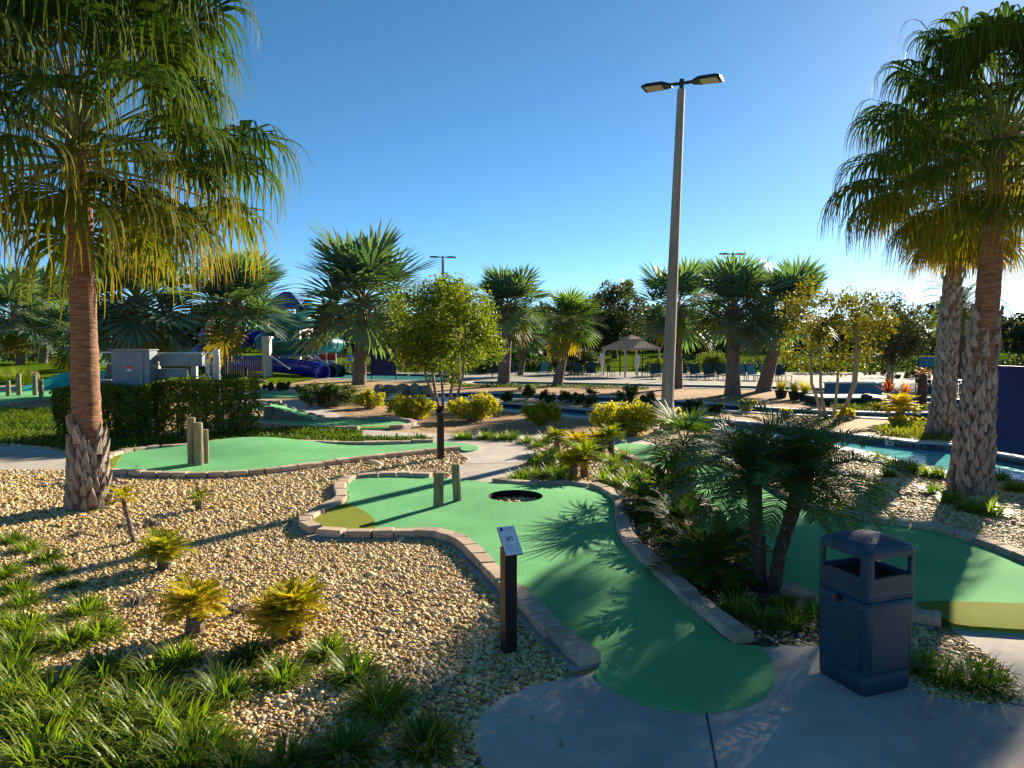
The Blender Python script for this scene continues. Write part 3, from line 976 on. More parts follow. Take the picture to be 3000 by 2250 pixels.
def feather_frond(e, matn, seed, L=1.0, nl=34, ll=0.24, sag=1.5, lw=0.014, droop=0.35, vee=0.35, stalk=0.12, name='frond', rr=0.008):
    r = random.Random(seed)
    mb = MB()
    n = 14
    p, pts, dirs, ang = Vector((0, 0, 0)), [Vector((0, 0, 0))], [], e
    for i in range(n):
        ang -= sag / n * (0.5 + i / n)
        dv = Vector((math.cos(ang), 0, math.sin(ang)))
        dirs.append(dv)
        p = p + dv * (L / n)
        pts.append(p.copy())
    dirs.append(dirs[-1])
    mb.m = 1
    mb.tube(pts, [rr * (1 - 0.8 * i / n) for i in range(n + 1)], 4)
    mb.m = 0
    for k in range(nl):
        t = stalk + (1 - stalk) * (k + r.uniform(-.2, .2)) / nl
        t = min(max(t, 0), 0.999)
        i = int(t * n)
        q = pts[i].lerp(pts[i + 1], t * n - i)
        dv = dirs[i]
        up = Vector((-dv.z, 0, dv.x))
        le = ll * (0.35 + 0.65 * math.sin(math.pi * min(0.12 + t * 0.9, 1)) ** 0.7) * r.uniform(.85, 1.12)
        fwd = 0.45 + 0.6 * t
        for s in (-1, 1):
            d0 = (Yv * s + dv * fwd + up * (vee + r.uniform(-.12, .12))).normalized()
            sd = dv.cross(d0).cross(d0).normalized()
            a = q + d0 * (le * 0.5) + DOWN * (droop * le * 0.10)
            b = q + d0 * (le * 0.95) + DOWN * (droop * le * 0.5)
            mb.strip([q, a, b], [lw * 0.7, lw, lw * 0.12], sd)
    return mb.mesh(name, [matn, M['petiole']])


def spread(n, lo, hi, r, jit=0.18):
    """golden-angle azimuths with elevations from hi (young) to lo (old)"""
    for i in range(n):
        t = (i + 0.5) / n
        yield i * 2.39996 + r.uniform(-.2, .2), hi + (lo - hi) * t + r.uniform(-jit, jit), t


def trunk_mesh(path, radii, matn, n=18, ring=0.0, seed=1):
    r = random.Random(seed)
    P = [Vector(p) for p in path]
    pts, rad = [], []
    k = 70 if ring else 24
    for i in range(k + 1):
        t = i / k * (len(P) - 1)
        j = min(int(t), len(P) - 2)
        u = t - j
        pts.append(P[j].lerp(P[j + 1], u))
        rr = radii[j] + (radii[j + 1] - radii[j]) * u
        rad.append(rr * (1 + (ring if i % 2 else -ring) + r.uniform(-.015, .015)))
    mb = MB()
    mb.tube(pts, rad, n)
    me = mb.mesh('trunk', matn, True)
    for v in me.vertices:
        v.co.x += r.uniform(-.008, .008)
        v.co.y += r.uniform(-.008, .008)
    return me


boot_meshes = []
for k in range(4):
    b = MB()
    w, L, t = 0.075, 0.30, 0.04
    V = [(-w, 0, 0), (w, 0, 0), (w * 0.75, 0, L * .5), (rnd.uniform(.01, .03), 0, L * rnd.uniform(.9, 1.15)), (-w * 0.75, 0, L * .5),
         (-w * .8, -t, 0.01), (w * .8, -t, 0.01), (w * .55, -t * 1.3, L * .48), (rnd.uniform(-.01, .01), -t * 1.2, L * .93), (-w * .55, -t * 1.3, L * .48)]
    b.add(V, [(5, 6, 7, 9), (9, 7, 8), (0, 1, 6, 5), (1, 2, 7, 6), (2, 3, 8, 7), (3, 4, 9, 8), (4, 0, 5, 9), (0, 4, 3, 2, 1)])
    boot_meshes.append(b.mesh('leaf_base', M['boot']))


def boots(parent, path, radii, z0, z1, dens, size=1.0, seed=3, flare=0.12):
    r = random.Random(seed)
    P = [Vector(p) for p in path]
    H = P[-1].z
    row, z = 0, z0
    while z < z1:
        j = 0
        while j < len(P) - 2 and P[j + 1].z < z: j += 1
        u = (z - P[j].z) / max(P[j + 1].z - P[j].z, 1e-6)
        c = P[j].lerp(P[j + 1], u)
        rad = radii[j] + (radii[j + 1] - radii[j]) * u
        n = dens
        keep = 1.0 if z < z1 * 0.7 else 0.55
        for i in range(n):
            if r.random() > keep: continue
            a = 2 * math.pi * (i + 0.5 * (row % 2)) / n + r.uniform(-.12, .12)
            s = size * r.uniform(.8, 1.2)
            link('leaf_base', r.choice(boot_meshes), parent, (c.x + (rad - .012) * math.cos(a), c.y + (rad - .012) * math.sin(a), z + r.uniform(-.04, .04)),
                 Euler((flare + r.uniform(-.05, .16), r.uniform(-.12, .12), a + math.pi / 2), 'XYZ'), (s * r.uniform(.8, 1.1), s, s))
        row += 1
        z += 0.135 * size


# ------------------------------------------------------------------ weeping fan palms (three large ones)
WE = [80, 60, 42, 25, 8, -12, -35]
weep = {}
for i, e in enumerate(WE):
    mm = 'frond_green' if e > 15 else ('frond_mid' if e > -20 else 'frond_old')
    weep[e] = [weeping_frond(R(e), M[mm], 40 + i * 5 + k, Lp=1.75 if e > 0 else 1.45, Ls=1.25) for k in range(3)]


def weeping_palm(label, base_px, top_px, r0, r1, nf, boot_to, seed, scale=1.0, trunkmat='trunk_red', hi=85, lo=-48):
    r = random.Random(seed)
    b = at(*base_px)
    top = at_y(top_px[0], top_px[1], b.y)
    h = top.z
    t = thing('fan_palm', label, 'palm tree', b, group='weeping fan palms')
    lean = Vector((top.x - b.x, top.y - b.y, 0))
    path = [Vector((0, 0, -0.1)), Vector((0, 0, 0.25)) + lean * 0.03, Vector((0, 0, h * 0.25)) + lean * 0.22, Vector((0, 0, h * 0.6)) + lean * 0.6, Vector((0, 0, h)) + lean]
    rad = [r0 * 1.62, r0 * 1.4, r0 * 1.05, (r0 + r1) / 2, r1]
    tr = link('trunk', trunk_mesh(path, rad, M[trunkmat], ring=0.012, seed=seed), t)
    boots(tr, path, rad, 0.0, h * boot_to, 10, 0.85, seed, flare=0.07)
    crown = path[-1]
    for az, e, tt in spread(nf, lo, hi, r):
        k = min(WE, key=lambda q: abs(q - e + r.uniform(-6, 6)))
        z = crown.z - 0.75 * tt
        link('frond', r.choice(weep[k]), t, (crown.x, crown.y, z), (r.uniform(-.08, .08), R(-(e - k)) * 0.6, az), scale * r.uniform(.86, 1.1))
    return t


weeping_palm('large weeping fan palm with reddish ringed trunk at the left edge', (262, 1488), (226, 360), 0.19, 0.158, 70, 0.20, 5, 1.2, lo=-12)
weeping_palm('backlit weeping fan palm at the right edge, nearest the river', (2842, 1445), (2935, 400), 0.20, 0.15, 58, 0.50, 9, 1.0, lo=-10)
weeping_palm('backlit weeping fan palm standing second from the right edge on the river island', (2757, 1278), (2815, 530), 0.215, 0.17, 80, 0.62, 13, 0.92, lo=-44)

# ------------------------------------------------------------------ stiff silver fan palms
BE = [82, 62, 42, 22, 2, -22, -45]
bis, bisg, biso = {}, {}, []
for i, e in enumerate(BE):
    bis[e] = [fan_frond(R(e), M['bismarck'], 100 + 3 * i + k, Lp=1.2, Ls=1.5, droop=0.05 if e > 0 else 0.14, nseg=36, span=150, fused=0.66) for k in range(3)]
    bisg[e] = [fan_frond(R(e), M['bismarck_green'], 140 + 3 * i + k, Lp=1.15, Ls=1.4, droop=0.10 if e > 0 else 0.2, nseg=38, span=150, fused=0.55) for k in range(2)]
biso = [fan_frond(R(e), M['bismarck_old'], 170 + k, Lp=1.3, Ls=1.25, droop=0.25) for k, e in enumerate((-10, -35, -50))]


def silver_palm(label, base_px, crown_px, spread_px, seed, nf=26, green=False, base_z=0.0, depth=None, r0=0.30, old=2, lo=-40, petw=1.0, name='silver_palm'):
    r = random.Random(seed)
    if depth:
        b = at_y(base_px[0], base_px[1], depth)
        b.z = base_z
    else:
        b = at(*base_px)
    top = at_y(crown_px[0], crown_px[1], b.y)
    t = thing(name, label, 'palm tree', b, group='silver fan palms around the river')
    sc = spread_px * (b.y / F) / 2.55
    h = top.z - b.z - 0.25 * sc
    lean = Vector((top.x - b.x, 0, 0))
    path = [Vector((0, 0, -0.2)), Vector((0, 0, 0.3)) + lean * .05, Vector((0, 0, h * .5)) + lean * .45, Vector((0, 0, h * .82)) + lean * .8, Vector((0, 0, h)) + lean]
    rad = [r0 * 1.35, r0 * 1.1, r0 * 0.88, r0 * 0.95, r0 * 0.8]
    tr = link('trunk', trunk_mesh(path, rad, M['trunk_grey'], n=12, seed=seed), t)
    boots(tr, path, rad, h * 0.74, h * 0.98, 6, 1.5, seed, flare=0.5)
    lib = bisg if green else bis
    for az, e, tt in spread(int(nf * 1.35), lo, 84, r):
        k = min(BE, key=lambda q: abs(q - e))
        me = r.choice(lib[k])
        if tt > 1 - 0.6 * old / nf: me = r.choice(biso)
        link('frond', me, t, (path[-1].x, path[-1].y, path[-1].z - 0.35 * tt * sc), (r.uniform(-.25, .25), R(-(e - k)), az), sc * r.uniform(.86, 1.12))
    return t


silver_palm('tallest silver fan palm, left of the lamp post beside the navy board', (1052, 1127), (1062, 845), 225, 21, nf=26, r0=0.38, lo=-36)
silver_palm('silver fan palm standing in front of the blue slide', (656, 1112), (690, 872), 185, 22, nf=28, r0=0.36, old=3, lo=-18)
silver_palm('dark-trunked silver fan palm behind the grey electrical cabinet', (322, 1165), (400, 850), 215, 23, nf=30, r0=0.44, old=3, lo=-50)
silver_palm('silver fan palm far left on the raised lawn, nearer the edge', (60, 1050), (40, 900), 150, 24, nf=24, depth=56, base_z=0.8)
silver_palm('silver fan palm far left behind the large trunk', (125, 1050), (150, 890), 135, 25, nf=24, depth=60, base_z=0.8)
silver_palm('round-crowned silver fan palm right of the small yellow-leaved tree', (1475, 1131), (1492, 880), 122, 26, nf=30, r0=0.36, lo=-30)
silver_palm('bright green fan palm leaning beside the gazebo', (1632, 1132), (1675, 930), 112, 27, nf=26, green=True, r0=0.28, old=4, lo=-35)
silver_palm('fan palm directly behind the tall lamp post', (1984, 1138), (1985, 880), 150, 28, nf=22, r0=0.28, old=4, lo=-55)
silver_palm('silver fan palm with flared dark base right of the lamp post', (2146, 1156), (2150, 880), 160, 29, nf=30, r0=0.34, lo=-45)
silver_palm('silver fan palm with reddish trunk behind the potted grasses', (2236, 1146), (2305, 890), 150, 30, nf=26, r0=0.34, old=2)
silver_palm('thin-trunked fan palm on the pool deck', (1524, 1100), (1548, 975), 75, 31, nf=20, r0=0.22)
silver_palm('fan palm whose top rises over the small yellow-leaved tree', (1336, 1124), (1335, 900), 95, 32, nf=22, r0=0.3)
silver_palm('far green fan palm rising above the dark tree by the gazebo', (1836, 1050), (1836, 845), 42, 33, nf=20, green=True, depth=98, base_z=1.3, r0=0.2, old=0, name='green_fan_palm')
silver_palm('fan palm with hanging fronds behind the left palm trunk', (215, 1110), (215, 960), 120, 34, nf=18, r0=0.3)

# ------------------------------------------------------------------ feather palms
PE = [80, 58, 36, 14, -10]
pyg = {e: [feather_frond(R(e), M['pygmy'], 200 + e + k, L=1.05, nl=46, ll=0.30, sag=1.35, lw=0.014) for k in range(3)] for e in PE}


def date_palm(label, base_px, top_px, nf, seed, lib, sc=1.0, rad=(0.062, 0.07, 0.08), base_y=None, lo=-25, rough=True, cat='palm tree', group=None, name='date_palm'):
    r = random.Random(seed)
    b = at(*base_px)
    top = at_y(top_px[0], top_px[1], b.y)
    t = thing(name, label, cat, b, group=group)
    h = top.z
    lean = Vector((top.x - b.x, 0, 0))
    path = [Vector((0, 0, -0.05)), Vector((0, 0, h * .35)) + lean * .22, Vector((0, 0, h * .7)) + lean * .62, Vector((0, 0, h)) + lean]
    rr = [rad[0] * 1.15, rad[0], rad[1], rad[2]]
    tr = link('trunk', trunk_mesh(path, rr, M['trunk_dark'], n=12, seed=seed), t)
    if rough:
        mb = MB()
        for i in range(240):
            u = r.random()
            j = min(int(u * 3), 2)
            c = path[j].lerp(path[j + 1], u * 3 - j)
            a = r.uniform(0, 6.28)
            q = c + Vector((math.cos(a), math.sin(a), 0)) * (rad[0] * 0.95)
            o = q + Vector((math.cos(a) * .03, math.sin(a) * .03, .035 * r.uniform(.3, 1.3)))
            sd = Vector((-math.sin(a), math.cos(a), 0))
            mb.strip([q, o], [0.02, 0.004], sd)
        tag(mb.build('leaf_stub', M['dead_stem'], tr), kind='stuff')
    for az, e, tt in spread(nf, lo, 85, r):
        k = min(lib, key=lambda q: abs(q - e))
        link('frond', r.choice(lib[k]), t, (path[-1].x, path[-1].y, path[-1].z - 0.08 * tt * sc), (r.uniform(-.15, .15), R(-(e - k)), az), sc * r.uniform(.85, 1.12))
    return t


date_palm('left stem of the two dwarf date palms beside the litter bin', (2228, 1730), (2205, 1405), 36, 41, pyg, 0.88, lo=4, group='dwarf date palms')
date_palm('right leaning stem of the two dwarf date palms beside the litter bin', (2262, 1742), (2352, 1405), 38, 42, pyg, 0.96, lo=4, group='dwarf date palms')
pho = {e: [feather_frond(R(e), M['phoenix'], 300 + e + k, L=3.4, nl=46, ll=0.55, sag=1.6, lw=0.035, rr=0.03) for k in range(2)] for e in PE}
date_palm('tall feather palm seen between the two backlit palm trunks', (2812, 1112), (2812, 905), 34, 43, pho, 1.0, rad=(0.42, 0.4, 0.42), lo=-20, rough=False)

fs = {e: [fan_frond(R(e), M['fan_small'], 330 + e + k, Lp=0.42, Ls=0.55, nseg=22, span=115, cup=0.25, fused=0.35, droop=0.12, pr=0.01) for k in range(2)] for e in (75, 50, 25, 0, -25)}


def small_fan(label, base_px, top_px, nf, seed, sc=1.0, rad=0.09):
    r = random.Random(seed)
    b = at(*base_px)
    top = at_y(top_px[0], top_px[1], b.y)
    t = thing('small_fan_palm', label, 'palm tree', b)
    path = [Vector((0, 0, -.05)), Vector((0, 0, top.z * .5)), Vector((top.x - b.x, 0, top.z))]
    tr = link('trunk', trunk_mesh(path, [rad * 1.1, rad, rad * 1.1], M['trunk_dark'], n=12, seed=seed), t)
    boots(tr, path, [rad * 1.1, rad, rad * 1.1], 0.05, top.z * 0.95, 6, 0.55, seed, flare=0.35)
    for az, e, tt in spread(nf, -30, 80, r):
        k = min(fs, key=lambda q: abs(q - e))
        link('frond', r.choice(fs[k]), t, path[-1], (r.uniform(-.15, .15), R(-(e - k)), az), sc * r.uniform(.85, 1.15))
    return t


small_fan('small fan palm with stubby dark trunk left of the dwarf date palms', (2000, 1446), (2005, 1305), 26, 51, 1.0, 0.17)

# ------------------------------------------------------------------ leafy crowns
def leaf_cloud(centers, n, size, r_in, flat=0.0, aspect=0.55, zmin=None):
    """many small folded leaves around given (centre, radius) clumps -> verts, faces"""
    cs = np.array([c for c, _ in centers], float)
    rs = np.array([q for _, q in centers], float)
    idx = nrs.choice(len(cs), n, p=rs**2 / np.sum(rs**2))
    d = nrs.normal(0, 1, (n, 3))
    d /= np.linalg.norm(d, axis=1)[:, None]
    rad = rs[idx] * (r_in + (1 - r_in) * nrs.uniform(0, 1, n)) * np.where(nrs.uniform(0, 1, n) < .12, 1.18, 1)
    p = cs[idx] + d * rad[:, None]
    if zmin is not None: p[:, 2] = np.maximum(p[:, 2], zmin)
    a = nrs.normal(0, 1, (n, 3)) + d * 0.5
    a[:, 2] *= (1 - flat)
    a /= np.linalg.norm(a, axis=1)[:, None]
    b = np.cross(a, nrs.normal(0, 1, (n, 3)))
    b /= np.linalg.norm(b, axis=1)[:, None]
    s = size * np.exp(nrs.normal(0, .25, n))[:, None]
    nrm = np.cross(a, b)
    V = np.stack([p - a * s * .5, p + b * s * aspect * .5 + nrm * s * .08, p + a * s * .55, p - b * s * aspect * .5 + nrm * s * .08], 1).reshape(-1, 3)
    f = np.arange(n * 4).reshape(-1, 4)
    return V, f


def cloud_mesh(name, centers, n, size, matn, r_in=0.35, flat=0.0, aspect=0.55, zmin=None):
    V, f = leaf_cloud(centers, n, size, r_in, flat, aspect, zmin)
    me = bpy.data.meshes.new(name)
    me.from_pydata(V.tolist(), [], f.tolist())
    me.materials.append(matn)
    return me


def blobs(r, n, ext, c=(0, 0, 0), rr=(0.25, 0.45), hollow=0.0):
    out = []
    while len(out) < n:
        v = Vector((r.uniform(-1, 1), r.uniform(-1, 1), r.uniform(-1, 1)))
        if not (hollow < v.length < 1): continue
        out.append(((c[0] + v.x * ext[0], c[1] + v.y * ext[1], c[2] + v.z * ext[2]), r.uniform(*rr) * min(ext)))
    return out


def tree(label, base_px, top_y, half_px, seed, leafmat, nleaf=5000, leaf=0.10, stems=1, trunk_r=0.09, crown_from=0.3, barkmat='bark_pale', depth=None, base_z=0.0, group='trees',
         name='tree', nb=46, rr=(0.2, 0.42), sparse=False, flat=0.9):
    r = random.Random(seed)
    b = at(*base_px) if not depth else at_y(base_px[0], base_px[1], depth)
    if depth: b.z = base_z
    m = b.y / F
    h = at_y(base_px[0], top_y, b.y).z - b.z
    hw = half_px * m
    t = thing(name, label, 'tree', b, rz=0, group=group)
    cz, ch = h * (1 + crown_from) / 2, h * (1 - crown_from) / 2
    cl = blobs(r, nb, (hw, hw * flat, ch), (0, 0, cz), rr, 0.15)
    mb = MB()
    tips = []
    for s in range(stems):
        a = 6.28 * s / stems + r.uniform(-.4, .4)
        k = (0.34 if stems > 1 else 0.0)
        p0 = Vector((k * math.cos(a), k * math.sin(a), -.05))
        sp = hw * (0.42 if stems > 1 else 0.05)
        pm = Vector((p0.x + sp * .5 * math.cos(a), p0.y + sp * .5 * math.sin(a), h * crown_from * .9))
        pe = Vector((sp * math.cos(a), sp * math.sin(a), h * (crown_from + .35)))
        tr = trunk_r * (1 if stems == 1 else r.uniform(.55, .8))
        mb.tube([p0, p0.lerp(pm, .5) + Vector((r.uniform(-.04, .04), r.uniform(-.04, .04), 0)), pm, pe], [tr * 1.25, tr, tr * .85, tr * .4], 8)
        tips += [(pm, tr), (pm.lerp(pe, .5), tr * .7), (pe, tr * .5)]
    for (c, q) in cl:
        c = Vector(c)
        a, tr = min(tips, key=lambda z: (z[0] - c).length + r.uniform(0, .4))
        mid = a.lerp(c, .5) + Vector((r.uniform(-.1, .1), r.uniform(-.1, .1), r.uniform(0, .15))) * hw * .4
        mb.tube([a, mid, c], [tr * .4, tr * .25, tr * .1], 4, cap=False)
        for _ in range(3 if sparse else 1):
            e = c + Vector((r.uniform(-1, 1), r.uniform(-1, 1), r.uniform(-.4, 1))) * q
            mb.tube([c, e], [tr * .1, tr * .04], 3, cap=False)
    mb.build('trunk', M[barkmat], t, True)
    o = link('crown', cloud_mesh('crown', cl, int(nleaf * 1.3), leaf, M[leafmat], r_in=0.1 if sparse else 0.35), t)
    return t


tree('small yellow-green multi-stemmed tree in the middle distance', (1300, 1200), 825, 172, 61, 'crape_leaf', 14000, 0.115, stems=5, trunk_r=0.085, crown_from=0.30, nb=75, group='small ornamental trees')
tree('sparse autumn-tinted multi-stemmed tree beside the dwarf palms', (2435, 1222), 805, 165, 62, 'autumn_leaf', 4600, 0.11, stems=5, trunk_r=0.10, crown_from=0.26, nb=70, rr=(.18, .34), sparse=True, group='small ornamental trees')
tree('darker olive tree right of the sparse autumn-tinted tree', (2604, 1128), 865, 105, 63, 'tree_olive', 7000, 0.15, trunk_r=0.2, crown_from=0.25, nb=55, group='small ornamental trees')
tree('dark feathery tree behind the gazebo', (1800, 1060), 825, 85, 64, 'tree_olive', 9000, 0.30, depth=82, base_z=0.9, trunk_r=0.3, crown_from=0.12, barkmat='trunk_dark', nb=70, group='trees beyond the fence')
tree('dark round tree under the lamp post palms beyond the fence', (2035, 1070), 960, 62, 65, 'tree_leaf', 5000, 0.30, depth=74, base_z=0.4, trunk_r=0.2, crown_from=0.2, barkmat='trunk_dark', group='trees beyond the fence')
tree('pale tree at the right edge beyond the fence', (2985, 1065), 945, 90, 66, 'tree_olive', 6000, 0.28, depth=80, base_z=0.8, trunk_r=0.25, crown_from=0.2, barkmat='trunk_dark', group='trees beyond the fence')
far = [(-60, 955, 130, 'tree_leaf'), (190, 940, 140, 'tree_olive'), (420, 950, 120, 'tree_leaf'), (590, 925, 110, 'tree_leaf'), (760, 905, 110, 'tree_olive'), (930, 930, 110, 'tree_leaf'), (1110, 925, 110, 'tree_olive'), (1240, 930, 90, 'tree_leaf'),
       (1420, 905, 90, 'tree_leaf'), (1580, 925, 90, 'tree_leaf'), (1710, 950, 80, 'tree_leaf'), (1930, 930, 90, 'tree_leaf'), (2090, 960, 95, 'tree_olive'), (2260, 970, 100, 'tree_leaf'), (2420, 950, 110, 'tree_olive'), (2560, 960, 90, 'tree_leaf'), (2690, 975, 90, 'tree_olive'), (2850, 985, 110, 'tree_leaf')]
ordw = ['first', 'second', 'third', 'fourth', 'fifth', 'sixth', 'seventh', 'eighth', 'ninth', 'tenth', 'eleventh', 'twelfth', 'thirteenth', 'fourteenth', 'fifteenth', 'sixteenth', 'seventeenth', 'eighteenth', 'nineteenth', 'twentieth',
        'twenty-first', 'twenty-second', 'twenty-third', 'twenty-fourth', 'twenty-fifth', 'twenty-sixth', 'twenty-seventh', 'twenty-eighth', 'twenty-ninth', 'thirtieth', 'thirty-first', 'thirty-second', 'thirty-third', 'thirty-fourth', 'thirty-fifth', 'thirty-sixth', 'thirty-seventh', 'thirty-eighth', 'thirty-ninth', 'fortieth']
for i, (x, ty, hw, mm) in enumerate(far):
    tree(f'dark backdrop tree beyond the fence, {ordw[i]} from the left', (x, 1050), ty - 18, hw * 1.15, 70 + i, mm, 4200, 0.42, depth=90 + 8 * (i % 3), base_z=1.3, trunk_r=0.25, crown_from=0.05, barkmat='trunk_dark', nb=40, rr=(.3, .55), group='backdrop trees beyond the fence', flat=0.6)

cl = []
rw = random.Random(5)
for i in range(300):
    x = -130 + 260 * i / 300 + rw.uniform(-.5, .5)
    hh = 5.0 + 1.4 * math.sin(x * .11) + 1.0 * math.sin(x * .31 + 1) + rw.uniform(-.3, .8)
    for z in (.8, hh * .35, hh * .6, hh * .85): cl.append(((x + rw.uniform(-.6, .6), 104 + rw.uniform(-2, 2), 1.3 + z), rw.uniform(.9, 1.5)))
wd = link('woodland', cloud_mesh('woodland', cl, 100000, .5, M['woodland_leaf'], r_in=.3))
tag(wd, 'dark line of distant woodland closing off the lawn', 'woodland', kind='stuff')

# ------------------------------------------------------------------ shrubs
def shrub(label, px, half, top, seed, leafmat, n=1800, leaf=0.07, name='shrub', group=None, base_y=None, stems=True, cat='shrub'):
    r = random.Random(seed)
    b = at(*px)
    m = b.y / F
    h = at_y(px[0], top, b.y).z
    hw = half * m
    t = thing(name, label, cat, b, group=group)
    n = int(n * 2)
    cl = blobs(r, max(14, int(n / 110)), (hw * .85, hw * .6, h * .42), (0, 0, h * .52), (.4, .7))
    mb = MB()
    for c, q in cl:
        c = Vector(c)
        mb.tube([Vector((c.x * .3, c.y * .3, 0)), Vector((c.x * .6, c.y * .6, c.z * .6)), c], [.014, .01, .004], 4, cap=False)
    mb.build('stem', M['dead_stem'], t)
    o = link('foliage', cloud_mesh('foliage', cl, n, leaf, M[leafmat], r_in=.2, zmin=0.02), t)
    o['kind'] = 'stuff'
    return t


G = 'yellow-green shrubs along the river'
shrub('yellow-green shrub left of the small tree, behind the stone bridge', (1085, 1196), 55, 1142, 81, 'shrub_yellow', 1500, .075, group=G)
shrub('long yellow-green shrub just left of the small tree trunks', (1205, 1226), 85, 1156, 82, 'shrub_yellow', 2600, .075, group=G)
shrub('yellow-green shrub just right of the small tree trunks', (1392, 1232), 85, 1156, 83, 'shrub_yellow', 2600, .075, group=G)
shrub('yellow-green shrub standing alone before the middle river bank', (1582, 1246), 62, 1176, 84, 'shrub_yellow', 2000, .075, group=G)
shrub('largest yellow-green shrub at the foot of the lamp post', (1835, 1275), 118, 1176, 85, 'shrub_yellow', 4200, .075, group=G)
shrub('small yellow-green shrub tucked right of the lamp post', (1985, 1262), 30, 1190, 86, 'shrub_yellow', 900, .07, group=G)
shrub('orange-yellow shrub on the river bank right of the lamp post', (2190, 1206), 40, 1172, 87, 'shrub_yellow', 900, .07, group=G)
shrub('small golden shrub left of the sparse tree on the bank', (2300, 1222), 24, 1196, 88, 'shrub_yellow', 600, .06, group=G)
shrub('low golden shrub at the foot of the sparse tree', (2478, 1228), 32, 1196, 89, 'shrub_yellow', 700, .06, group=G)
G = 'dark shrubs on the planted strip between the river channels'
for i, (x, y, hw, ty) in enumerate([(1486, 1180, 24, 1150), (1538, 1172, 30, 1128), (1605, 1185, 26, 1146), (1662, 1180, 34, 1140), (1718, 1192, 46, 1140), (1838, 1190, 52, 1128), (1895, 1198, 34, 1150), (2030, 1210, 26, 1172), (2098, 1212, 22, 1178)]):
    shrub(f'dark green shrub on the strip between the river channels, {ordw[i]} from the left', (x, y), hw, ty, 90 + i, 'shrub_dark', 800, .075, group=G)
shrub('wide dark low shrub mass at the foot of the tallest silver palm', (960, 1190), 110, 1122, 101, 'shrub_dark', 3200, .09)
shrub('dark low bush on the bank between the bridge path and slides', (830, 1150), 70, 1122, 102, 'shrub_dark', 1500, .09)
shrub('bright green bush in front of the far fence, right of the gazebo', (2085, 1100), 55, 1030, 103, 'hedge_leaf', 2600, .12)
shrub('dark bush behind the loungers left of the gazebo', (1690, 1096), 90, 1020, 104, 'tree_leaf', 3600, .14)
shrub('rounded green bush beside the gazebo floor', (1925, 1102), 45, 1050, 105, 'hedge_leaf', 1600, .10)
shrub('clipped green bush behind the pool deck, middle', (1420, 1094), 90, 1050, 106, 'shrub_dark', 3000, .12)
shrub('low olive bushes behind the loungers at right', (2420, 1094), 130, 1052, 107, 'hedge_leaf', 3600, .12)
shrub('low grey-green bushes on the deck behind the café tables', (2640, 1108), 120, 1078, 108, 'tree_olive', 2600, .10)
shrub('reed-like green bush on the raised lawn far left', (90, 1072), 70, 1030, 109, 'hedge_leaf', 1800, .12)
shrub('pale green bush on the raised lawn behind the left palm trunk', (185, 1068), 60, 1022, 110, 'tree_olive', 1800, .12)
shrub('low green bush at the foot of the silver palm by the slide', (560, 1128), 70, 1098, 111, 'hedge_leaf', 1600, .10)
shrub('light green low shrub on the island before the bromeliads', (2648, 1242), 62, 1214, 112, 'shrub_yellow', 1300, .06)
shrub('round green shrub on the left deck edge under the slides', (735, 1120), 50, 1106, 113, 'shrub_dark', 900, .09)


def cover(name, label, poly, n, h, leafmat, seed, leaf=0.06):
    """ground cover nobody could count"""
    a = np.array(poly)
    X = nrs.uniform(a[:, 0].min(), a[:, 0].max(), n * 4)
    Y = nrs.uniform(a[:, 1].min(), a[:, 1].max(), n * 4)
    ok = inside(poly, X, Y)
    X, Y = X[ok][:n], Y[ok][:n]
    k = len(X)
    dens = 0.5 + 0.5 * np.sin(X * 2.1 + np.sin(Y * 1.7) * 2) * np.sin(Y * 2.6 + X)
    keep = nrs.uniform(0, 1, k) < 0.35 + 0.65 * dens
    X, Y, dens = X[keep], Y[keep], dens[keep]
    k = len(X)
    Z = h * dens * nrs.uniform(.1, 1, k)
    az = nrs.uniform(0, 6.28, k)
    tilt = nrs.uniform(.3, 1.2, k)
    d = np.stack([np.cos(az) * np.cos(tilt), np.sin(az) * np.cos(tilt), np.sin(tilt)], 1)
    s = np.stack([-np.sin(az), np.cos(az), 0 * az], 1)
    p = np.stack([X, Y, Z], 1)
    L = (leaf * np.exp(nrs.normal(0, .3, k)))[:, None]
    V = np.stack([p - s * L * .15, p + s * L * .15, p + d * L * 1.2 + s * L * .12, p + d * L * 1.2 - s * L * .12], 1).reshape(-1, 3)
    me = bpy.data.meshes.new(name)
    me.from_pydata(V.tolist(), [], np.arange(k * 4).reshape(-1, 4).tolist())
    me.materials.append(M[leafmat])
    return tag(link(name, me), label, 'ground cover', kind='stuff')


cover('ground_cover', 'green groundcover grass left of the hedge', GRASS_L, 34000, .10, 'cover_leaf', 1, .07)
cover('ground_cover', 'green groundcover strip behind the long putting green', GRASS_M, 26000, .11, 'cover_leaf', 2, .07)
cover('ground_cover', 'pale groundcover on the island below the ragged palms', P2([(2560, 1262), (2700, 1240), (2830, 1250), (2830, 1296), (2700, 1292), (2590, 1280)]), 9000, .14, 'cover_pale', 3, .07)
cover('ground_cover', 'pale groundcover along the island bank behind the river', P2([(2440, 1190), (2600, 1192), (2770, 1196), (2740, 1207), (2560, 1206), (2440, 1202)]), 5000, .16, 'cover_pale', 4, .09)
cover('ground_cover', 'low weeds along the bark mulch before the pool deck', P2([(1330, 1130), (1650, 1132), (1900, 1139), (1900, 1143), (1650, 1137), (1330, 1136)]), 4000, .14, 'cover_leaf', 5, .09)


